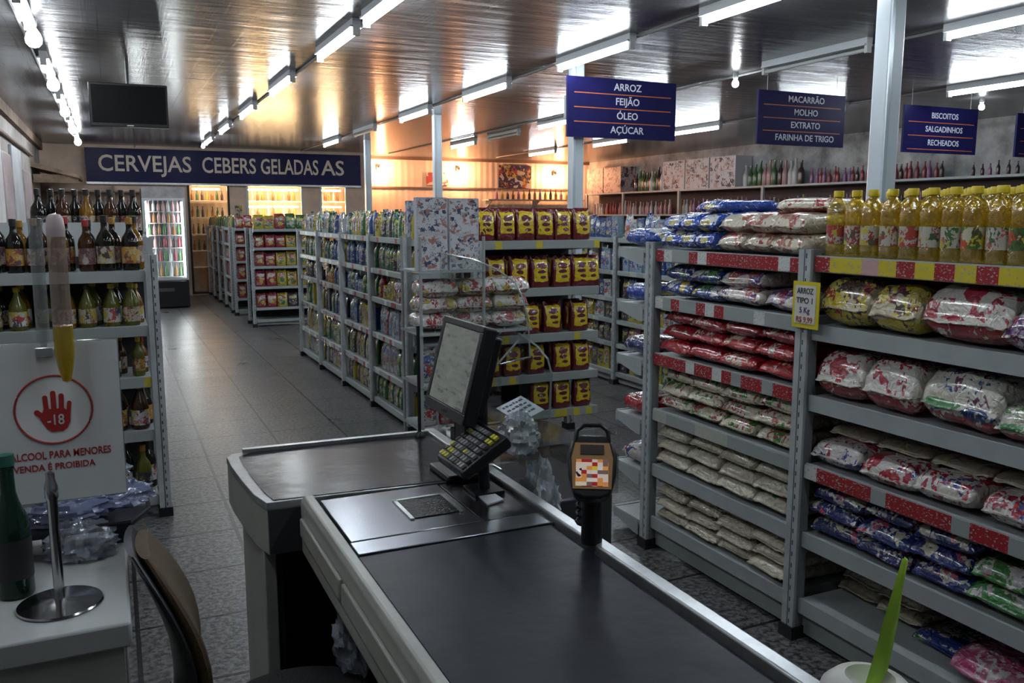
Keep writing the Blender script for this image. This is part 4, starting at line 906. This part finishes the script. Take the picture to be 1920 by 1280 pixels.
# far wall shelf, posters
POSTD = printed('poster_dark', (.03, .025, .07), [(.42, .30, .05), (.30, .05, .05), (.4, .38, .4)], None, None, 5, .4, 0, (.4, .3, .05), texts=.4)
POSTR = printed('poster_red', (.55, .45, .38), [(.35, .05, .05), (.5, .4, .3), (.3, .06, .06)], None, None, 5, .5, 0, (.3, .04, .05), texts=.4)
tag(obj('wall_poster', B(8.85, 9.75, 19.755, 19.77, 2.32, 2.88).mesh('wall_poster', POSTD)), 'dark purple poster on the corrugated back wall', 'poster')
tag(obj('wall_poster', B(6.95, 7.5, 19.765, 19.78, 2.36, 2.66).mesh('wall_poster', POSTR)), 'red and cream poster on the corrugated back wall', 'poster')
t = thing('wall_shelf', 'cream shelf on the back wall under the dark poster', 'shelf', (0, 19.55, 0))
obj('board', B(8.4, 11.1, -.2, .2, 2.0, 2.03).mesh('board', mat('cream_shelf', (.55, .48, .40), .5)), t)
for x in (8.5, 9.8, 11.0): obj('bracket', MB().prism([(-.2, 2.0), (.22, 2.0), (.22, 1.8)], x-.01, x+.01, 'x').mesh('bracket', STEEL), t)
bottles(19.5, 8.6, 11.0, 2.03, 16, ['purp', 'yellowb', 'darkb', 'amber'], 'cream shelf on the back wall', 'bottles on the back wall shelf board', .95)
bottles(18.9, 5.6, 6.6, 1.46, 6, ['darkb', 'greenb', 'darkb'], 'crate stack before the corrugated wall', 'dark bottles before the corrugated wall', 1.1)
t = thing('goods_crate', 'pale crate stack before the corrugated wall carrying dark bottles', 'crate', (6.1, 18.95, 0))
for k in range(4): obj('crate', B(-.55, .55, -.25, .25, k*.365, k*.365+.355).mesh('crate', mat('crate_pale', (.45, .42, .25), .5, 0, .3, 5)), t, bevel=.01)
# right wall racking
t = thing('wall_racking', 'long grey wall racking along the stained right wall', 'shelf unit', (11.0, 0, 0))
for z in (2.18, 1.66, 1.2): obj('shelf', B(0, .44, 5.0, 19.2, z-.035, z).mesh('shelf', STEEL), t)
for y in (5.1, 7.5, 10, 12.6, 15.2, 17.4, 19.1): obj('upright', B(-.01, .03, y-.03, y+.03, 0, 2.18).mesh('upright', STEEL), t)
obj('back_panel', B(.42, .44, 5.0, 19.2, .1, 2.14).mesh('back_panel', mat('racking_back', (.05, .035, .035), .7)), t)
def wallbottles(y0, y1, z, n, cols, where, group, sc_):
    for i in range(n):
        c = random.choice(cols); y = y1-(i+.5)*(y1-y0)/n
        pos = f'{ORD[i]} from the far end' if i < 20 else f'{ORD[n-1-i]} from the near end'
        put('bottle', sbot, (11.14+random.uniform(0, .06), y, z), 0, f'{WORD[c]} bottle, {pos}, {where}', 'bottle', group, (sc_, sc_, sc_*random.uniform(.85, 1.1)), mats=smallm[c])
wallbottles(15.6, 19.0, 1.66, 27, ['pinkb', 'whiteb', 'redb', 'pinkb'], 'lower racking shelf, far stretch', 'bottles on the lower racking shelf', 1.1)
wallbottles(12.0, 15.4, 1.66, 27, ['pinkb', 'purp', 'whiteb', 'amber'], 'lower racking shelf, second stretch', 'bottles on the lower racking shelf', 1.15)
wallbottles(8.6, 11.9, 1.66, 27, ['purp', 'darkb', 'amber', 'yellowb'], 'lower racking shelf, third stretch', 'bottles on the lower racking shelf', 1.15)
wallbottles(5.2, 8.5, 1.66, 26, ['darkb', 'purp', 'darkb', 'pinkb'], 'lower racking shelf, near stretch', 'bottles on the lower racking shelf', 1.15)
wallbottles(15.95, 17.1, 2.18, 11, ['darkb', 'whiteb', 'greenb'], 'upper racking shelf between cartons', 'bottles on the upper racking shelf', 1.8)
wallbottles(8.9, 11.6, 2.18, 26, ['redb', 'purp', 'darkb', 'redb'], 'upper racking shelf under the grey wall', 'bottles on the upper racking shelf', .95)
wallbottles(5.3, 8.5, 2.18, 24, ['darkb', 'darkb', 'purp'], 'upper racking shelf, near end', 'bottles on the upper racking shelf', .7)
wallbottles(11.75, 13.3, 2.18, 12, ['whiteb', 'greenb', 'darkb', 'pinkb'], 'upper racking shelf beside the cartons', 'bottles on the upper racking shelf', 1.6)
BOXM = printed('carton_print', (.50, .49, .50), [(.05, .05, .06), (.52, .5, .52), (.45, .28, .24)], (.52, .51, .53), (1, 2, .05, .95, .05, .95), 7, .5, 0, (.06, .06, .08), texts=.45)
BOXP = printed('carton_print_pink', (.52, .38, .34), [(.08, .06, .07), (.5, .42, .4), (.4, .2, .18)], None, None, 7, .5, 0, (.08, .05, .06), texts=.45)
cb = B(-.2, .2, -.39, .39, 0, .30).mesh('carton_box', BOXM, 30)
for i, (y, zz, pink) in enumerate(((15.43, 0, 0), (14.62, 0, 0), (13.8, 0, 0), (15.43, 1, 0), (14.62, 1, 0), (13.8, 1, 0), (18.75, 0, 1), (17.93, 0, 1), (18.75, 1, 1), (17.93, 1, 1))):
    run = 'far pair' if pink else 'middle run'; k = {18.75: 0, 17.93: 1, 15.43: 0, 14.62: 1, 13.8: 2}[y]
    put('carton_box', cb, (11.22, y, 2.182+zz*.302), 0, f'{"pinkish" if pink else "white"} printed carton, {["lower", "upper"][zz]} layer, {ORD[k]} in the {run} on the wall racking', 'carton', 'cartons on the wall racking', mats=BOXP if pink else BOXM)

# ------------------------------------------------------------------ left wall fittings
for i, (y0, y1, z0, z1, c) in enumerate(((9.2, 10.6, 1.5, 2.45, (.50, .54, .58)), (10.75, 11.8, 1.5, 2.5, (.56, .60, .62)), (11.95, 12.9, 1.5, 2.4, (.42, .36, .38)), (13.1, 14.4, 1.5, 2.55, (.54, .58, .60)), (14.7, 15.9, 1.5, 2.3, (.46, .40, .40)))):
    tag(obj('wall_panel', B(-1.15, -1.11, y0, y1, z0, z1).mesh('wall_panel', mat('wall_panel'+str(i), c, .4, 0, .4, 3)), bevel=.01), f'pale poster panel on the left wall, {ORD[i]} from the front', 'wall panel', 'pale panels on the left wall')
tag(obj('wall_pipe', MB().tube([(-1.11, 3, 2.62), (-1.11, 16.5, 2.62)], .025, 8).mesh('wall_pipe', mat('pipe_rusty', (.25, .18, .15), .5, 0, .5, 5))), 'horizontal pipe high along the left wall', 'pipe')
t = thing('wooden_canopy', 'sloping brown wooden canopy in the far left corner', 'canopy', (-1.15, 16.6, 2.3))
obj('roof', MB().prism([(0, .22), (.72, .02), (.72, -.04), (0, .14)], 0, 1.9, 'y').mesh('roof', mat('rough_wood', (.22, .15, .10), .8)), t)
obj('beam', B(.02, .70, .03, .09, -.12, .02).mesh('beam', mat('rough_wood', (.22, .15, .10), .8)), t)

# ------------------------------------------------------------------ liquor bottles, left
G = lambda n, c, tr=.35: mat('glass_'+n, c, .07, 0, 0, 6, 0, 60, trans=tr, ior=1.45)
GD, GB, GA, GG = G('dark', (.012, .010, .008), .1), G('brown', (.07, .025, .008)), G('amber', (.30, .14, .012), .5), G('olive', (.20, .20, .03), .5)
LQ = {}
for n, c, inks in (('cream', (.42, .38, .30), [(.05, .04, .05), (.3, .06, .05), (.4, .3, .05)]), ('plum', (.20, .10, .10), [(.36, .28, .12), (.1, .04, .05), (.4, .34, .3)]), ('white', (.46, .46, .46), [(.04, .04, .08), (.35, .05, .05), (.44, .36, .05)]), ('orange', (.45, .22, .03), [(.1, .05, .08), (.42, .36, .2), (.2, .05, .05)]), ('black', (.03, .03, .035), [(.4, .4, .42), (.35, .28, .06), (.04, .04, .04)])):
    LQ[n] = printed('liquor_label_'+n, c, inks, None, None, 26, .35, 0, (.06, .05, .06), texts=.4)
CAPS = {'yellow': mat('cap_yellow', (.5, .36, .02), .35), 'black': mat('cap_black', (.02, .02, .02), .35), 'red': mat('cap_red', (.32, .03, .03), .35), 'gold': mat('cap_gold', (.45, .25, .06), .3, .5)}
liq1 = bottle_parts([(.001, 0), (.036, 0), (.039, .008), (.039, .135), (.034, .160), (.018, .185), (.014, .20), (.0135, .225)], [(.0135, .222), (.0155, .223), (.0155, .255), (.001, .257)], (.0396, .035, .115), GD, CAPS['black'], LQ['plum'])
liq2 = bottle_parts([(.001, 0), (.040, 0), (.043, .008), (.043, .105), (.036, .135), (.016, .18), (.0135, .19), (.0135, .20)], [(.0135, .198), (.017, .199), (.017, .222), (.001, .224)], (.0436, .022, .098), GG, CAPS['yellow'], LQ['white'])
def liquor(parts, x, y, z, label, body, cap, lab, s=1.0):
    put('liquor_bottle', parts, (x, y, z), random.uniform(0, 6), label, 'bottle', 'liquor bottles on the left shelving', (s, s, s), mats={'body': body, 'cap': cap, 'label': lab})
gn = {GD: 'dark', GB: 'brown', GA: 'amber', GG: 'olive'}
spec = [(1.337, liq1, 1.08, [GD, GB, GD, GA, GD], ['plum', 'cream', 'plum', 'orange', 'plum'], ['black', 'gold', 'black', 'red']),
        (1.047, liq2, .99, [GG, GD, GG, GG, GA], ['white', 'white', 'cream', 'white'], ['yellow', 'yellow', 'yellow', 'black']),
        (.772, liq1, .80, [GA, GB, GB, GD, GG], ['orange', 'white', 'plum'], ['yellow', 'yellow', 'red', 'black']),
        (.482, liq2, 1.12, [GA, GD, GB, GD], ['white', 'orange', 'cream'], ['yellow', 'red', 'black']),
        (.122, liq1, 1.1, [GD, GD, GB, GG], ['black', 'white', 'black'], ['black', 'gold'])]
for k, (z, pr, s, gl, lb, cp) in enumerate(spec):
    for r_ in range(2):
        n = 10
        for i in range(n):
            g = gl[(i*3+r_+k) % len(gl)]; l_ = lb[(i*2+r_) % len(lb)]; c_ = cp[(i+r_) % len(cp)]
            if k == 1 and i in (2, 5) and r_ == 0: continue
            liquor(pr, -.88+i*.107+random.uniform(-.012, .012)+.02*r_, 4.95+r_*.11, z, f'{gn[g]} bottle with {l_} label, {ORD[i]} from left, {"front" if not r_ else "back"} row, {SHN[k]} liquor shelf', g, CAPS[c_], LQ[l_], s*random.uniform(.94, 1.04))
for i in range(9):
    g = [GD, GD, GB, GD, GA, GD, GB, GD, GD][i]
    liquor(liq1, -.36+i*.058*1.05, 5.48+(i % 2)*.08, 1.502, f'{gn[g]} bottle standing on top behind the pale board, {ORD[i]} from left', g, CAPS['black'], LQ[['black', 'cream', 'plum'][i % 3]], 1.05)

# ------------------------------------------------------------------ near left counter with warning sign
t = thing('service_counter', 'pale laminate counter at the lower left corner', 'counter', (-.6, 1.64, 0))
obj('worktop', B(-.5, .59, 0, .62, .83, .88).mesh('worktop', mat('pale_laminate', (.40, .41, .40), .35, 0, .2, 4)), t, bevel=.006)
obj('front_panel', B(-.49, .575, .012, .035, .0, .83).mesh('front_panel', mat('pale_laminate_front', (.36, .36, .33), .45, 0, .25, 5)), t)
obj('side_panel', B(.55, .575, .035, .6, 0, .83).mesh('side_panel', mat('pale_laminate_front', (.36, .36, .33), .45)), t)
st = thing('sign_stand', 'chrome round-based stand on the pale counter holding the warning sign', 'stand', (-.132, 1.775, .88))
obj('base', MB().lathe([(.001, 0), (.074, 0), (.076, .003), (.074, .006), (.03, .010), (.014, .013), (.001, .013)], 40).mesh('base', CHROME), st)
obj('pole', MB().lathe([(.0095, .01), (.0095, .21), (.012, .215), (.012, .235), (.008, .25), (.008, .262), (.001, .266)], 20).mesh('pole', CHROME), st)
ws = thing('warning_sign', 'clear-backed white sign with a red hand and -18 in a circle', 'sign', (-.20, 1.95, 1.20), 0)
obj('board', B(-.30, .197, -.003, .003, -.165, .165).mesh('board', mat('sign_white', (.68, .70, .70), .3, 0, .12, 4)), ws)
RED = mat('sign_red', (.36, .025, .022), .5)
CX, CZ, CR_ = .072, .028, .0705
ring = MB(); pts = [(CX+CR_*math.cos(a), -.0042, CZ+CR_*math.sin(a)) for a in (2*math.pi*k/64 for k in range(65))]
obj('ring', ring.tube(pts, .0022, 6).mesh('ring', RED), ws)
obj('disc', MB().prism([(CX+.069*math.cos(2*math.pi*k/48), CZ+.069*math.sin(2*math.pi*k/48)) for k in range(48)], -.0038, -.003, 'y').mesh('disc', mat('sign_disc', (.78, .79, .78), .4)), ws)
hd = MB(); 
def cap2(mb, x0, z0, x1, z1, r):
    d = math.atan2(z1-z0, x1-x0)
    poly = [(x1+r*math.cos(d+a), z1+r*math.sin(d+a)) for a in (math.pi*(k/8-.5) for k in range(9))]+[(x0+r*math.cos(d+a), z0+r*math.sin(d+a)) for a in (math.pi*(k/8+.5) for k in range(9))]
    return poly
fing = [(-.0135, -.002, -.0150, .026, .0047), (0, 0, .0, .0345, .0049), (.0135, 0, .0148, .028, .0047), (.0255, -.012, .0285, .012, .0041), (-.012, -.022, -.031, -.0035, .0052)]
for i, (a, b, c, d, r) in enumerate(fing): hd.prism([(CX+x, CZ+z) for x, z in cap2(None, a, b, c, d, r)], -.0050-i*.0001, -.0039, 'y')
hd.prism([(CX+x, CZ+z) for x, z in ((-.0185, .002), (.0185, .002), (.0296, -.012), (.028, -.028), (.022, -.04), (.014, -.046), (-.006, -.046), (-.014, -.04), (-.026, -.018))], -.0056, -.0039, 'y')
obj('hand', hd.mesh('hand', RED), ws)
obj('number', text_mesh('-18', .030, mat('sign_number', (.56, .56, .55), .5), .031, .0003), ws, (CX+.002, -.0060, CZ-.022), (R(90), 0, 0))
obj('lettering', text_mesh('ALCOOL PARA MENORES', .022, RED, .185, .0004), ws, (.08, -.0036, -.067), (R(90), 0, 0))
obj('lettering', text_mesh('VENDA É PROIBIDA', .019, RED, .150, .0004), ws, (.066, -.0036, -.092), (R(90), 0, 0))
obj('edge', MB().tube([(-.3, 0, -.166), (.198, 0, -.166), (.198, 0, .166), (-.3, 0, .166)], .0025, 6).mesh('edge', ACE), ws)
obj('mast', MB().tube([(.063, .008, .415), (.063, .008, .15)], .0125, 14).mesh('mast', clear('clear_tube', (.78, .82, .82), .3, .08, 0, 25, (.40, .43, .43), .2)), ws)
obj('clip', MB().box(.045, .08, -.010, .0, .138, .158).mesh('clip', ALU), ws, bevel=.003)
# tall translucent yellow sleeve bottle
YL = clear('yellow_sleeve', (.80, .62, .10), .3, .1, .2, 30, (.42, .33, .02), .45)
PL = clear('pale_sleeve', (.80, .70, .60), .3, .1, .2, 30, (.36, .30, .27), .30)
t = thing('plastic_sleeve', 'tall translucent plastic sleeve, yellow at its pointed lower end, before the warning sign', 'plastic sleeve', (-.098, 1.90, 1.29))
obj('lower_sleeve', MB().lathe([(.001, 0), (.008, .004), (.014, .03), (.018, .06), (.0185, .10), (.018, .115)], 18).mesh('lower_sleeve', YL), t)
obj('upper_sleeve', MB().lathe([(.018, .116), (.0175, .19), (.0168, .26), (.016, .29)], 18).mesh('upper_sleeve', PL), t)
obj('cap', MB().lathe([(.0165, .29), (.017, .305), (.015, .325), (.010, .333), (.001, .335)], 18).mesh('cap', mat('sleeve_cap', (.40, .33, .32), .4)), t)
obj('hook', MB().tube([(0, 0, .33), (0, .02, .335), (-.03, .05, .32)], .002, 6).mesh('hook', CHROME), t)
gb = thing('wine_bottle', 'dark green glass bottle standing left of the chrome stand', 'bottle', (-.212, 1.86, .88))
obj('body', MB().lathe([(.001, 0), (.030, 0), (.033, .006), (.033, .135), (.031, .155), (.018, .19), (.0135, .21), (.0125, .255), (.0145, .257), (.0145, .27), (.012, .275)], 26).mesh('body', mat('glass_bottle_green', (.008, .035, .022), .06, 0, 0, 6, 0, 60, trans=.25)), gb)
obj('cap', MB().lathe([(.013, .262), (.0155, .264), (.0155, .285), (.001, .288)], 16).mesh('cap', mat('cap_green', (.03, .12, .09), .3)), gb)
obj('label', MB().rings([[(.0335*math.cos(a), .0335*math.sin(a), z) for a in (2*math.pi*k/26 for k in range(26))] for z in (.04, .12)], 0, False).mesh('label', mat('label_black', (.02, .02, .022), .5), 60, False), gb)
tr = thing('tray', 'black tray of plastic bags behind the warning sign', 'tray', (-.16, 2.12, .93))
obj('plate', MB().prism([(-.2, -.10), (.16, -.10), (.2, -.02), (.2, .14), (-.2, .14)], 0, .012).mesh('plate', BLACK), tr, bevel=.003)
obj('rim', MB().tube([(-.2, -.1, .014), (.16, -.1, .014), (.2, -.02, .014), (.2, .14, .014)], .005, 6).mesh('rim', BLACK), tr)
for x in (-.15, .0, .14): obj('leg', B(x-.02, x+.02, -.05, .05, -.05, 0).mesh('leg', BLACK), tr)
for i, (x, y, z, a, b, c, m_, d) in enumerate(((-.13, 2.10, .945, .085, .06, .035, BAGB, 'lowest bluish plastic bag on the black tray'), (-.06, 2.15, .95, .10, .07, .035, BAGB, 'bluish plastic bag at the right of the black tray'), (-.12, 2.16, 1.01, .11, .06, .032, BAGC, 'clear crumpled plastic bag on top of the tray heap'), (-.22, 2.14, .955, .07, .06, .05, BAGW, 'white crumpled plastic bag at the left of the tray'))):
    tag(obj('plastic_bag', crumple('plastic_bag', a, b, c, 11+i, m_, .30, 2.0), None, (x, y, z)), d, 'plastic bag', 'bags on the black tray')
tag(obj('plastic_bag', crumple('plastic_bag', .06, .045, .045, 20, BAGC, .45, 2.4), None, (-.10, 2.02, .881)), 'clear crumpled bag on the counter before the black tray', 'plastic bag')

# ------------------------------------------------------------------ cashier chair
ch = thing('office_chair', 'black cashier chair with brown cushioned back by the pale counter', 'chair', (.33, 1.88, 0))
SEATM = mat('seat_fabric', (.014, .013, .013), .8, 0, 0, 6, .3, 150)
obj('seat', MB().lathe([(.001, .42), (.17, .42), (.205, .435), (.215, .455), (.205, .478), (.16, .492), (.08, .496), (.001, .496)], 32).mesh('seat', SEATM), ch)
def backrest(dx, th, grow):
    rings = []
    for j in range(13):
        f = j/12; z = .48+.46*f
        prof = math.sin(math.pi*(.10+.80*f))**.45
        hw = (.16+grow)*prof; xc = -.252+dx-.06*(f**1.1) + .05*math.sin(math.pi*f)
        rg = []
        for k in range(24):
            a = 2*math.pi*k/24; c, s = math.cos(a), math.sin(a)
            y = math.copysign(abs(c)**.8, c)*hw
            rg.append((xc + math.copysign(abs(s)**.7, s)*th*prof + .035*(y/.2)**2, y, z+(.01 if grow else 0)*(f-.5)*2))
        rings.append(rg)
    return MB().rings(rings)
bk = obj('backrest', backrest(0, .022, .0).mesh('backrest', mat('brown_cushion', (.085, .052, .026), .75, 0, .2, 8, .2, 180)), ch)
obj('backrest_shell', backrest(-.026, .013, .008).mesh('backrest_shell', mat('shell_plastic', (.02, .02, .024), .28)), bk)
obj('back_bracket', MB().tube([(-.285, 0, .62), (-.28, 0, .46), (-.2, 0, .405), (0, 0, .40)], .014, 8).mesh('back_bracket', BLACK), ch)
obj('column', MB().tube([(0, 0, .09), (0, 0, .42)], [.03, .022], 14).mesh('column', CHROME), ch)
for k in range(5):
    a = 2*math.pi*k/5+.3; l_ = obj('leg', MB().tube([(0, 0, .10), (.24*math.cos(a), .24*math.sin(a), .065)], [.024, .014], 8).mesh('leg', BLACK), ch)
    obj('caster', MB().tube([(.24*math.cos(a)-.012, .24*math.sin(a), .028), (.24*math.cos(a)+.012, .24*math.sin(a), .028)], .027, 12).mesh('caster', BLACK), l_)

# ------------------------------------------------------------------ plant pot on the near end of the counter
pp = thing('potted_plant', 'white round pot with one green leaf blade at the lower right corner', 'potted plant', (.835, .72, .877))
obj('pot', MB().lathe([(.001, 0), (.05, 0), (.062, .02), (.068, .07), (.066, .12), (.058, .15), (.045, .163), (.03, .168), (.024, .160), (.001, .150)], 32).mesh('pot', mat('white_pot', (.50, .50, .46), .4, 0, .1, 6)), pp)
lf = MB(); rings = []
for j in range(15):
    f = j/14; w = .020*(1-.55*f) if f < .62 else .020*(1-.55*.62)*max(.06, ((1-f)/.38))**.7*1.0
    x = .002+.043*f+.006*math.sin(f*2.5); z = .13+.185*f; th = .0016
    rings.append([(x-w, .003*f, z), (x-w*.4, th-.003, z+.001), (x, th, z+.0025), (x+w*.45, th-.003, z+.001), (x+w, .003*f, z), (x, -th-.003, z)])
obj('leaf', MB().rings(rings).mesh('leaf', mat('leaf_green', (.52, .86, .08), .4, 0, .25, 20)), pp)
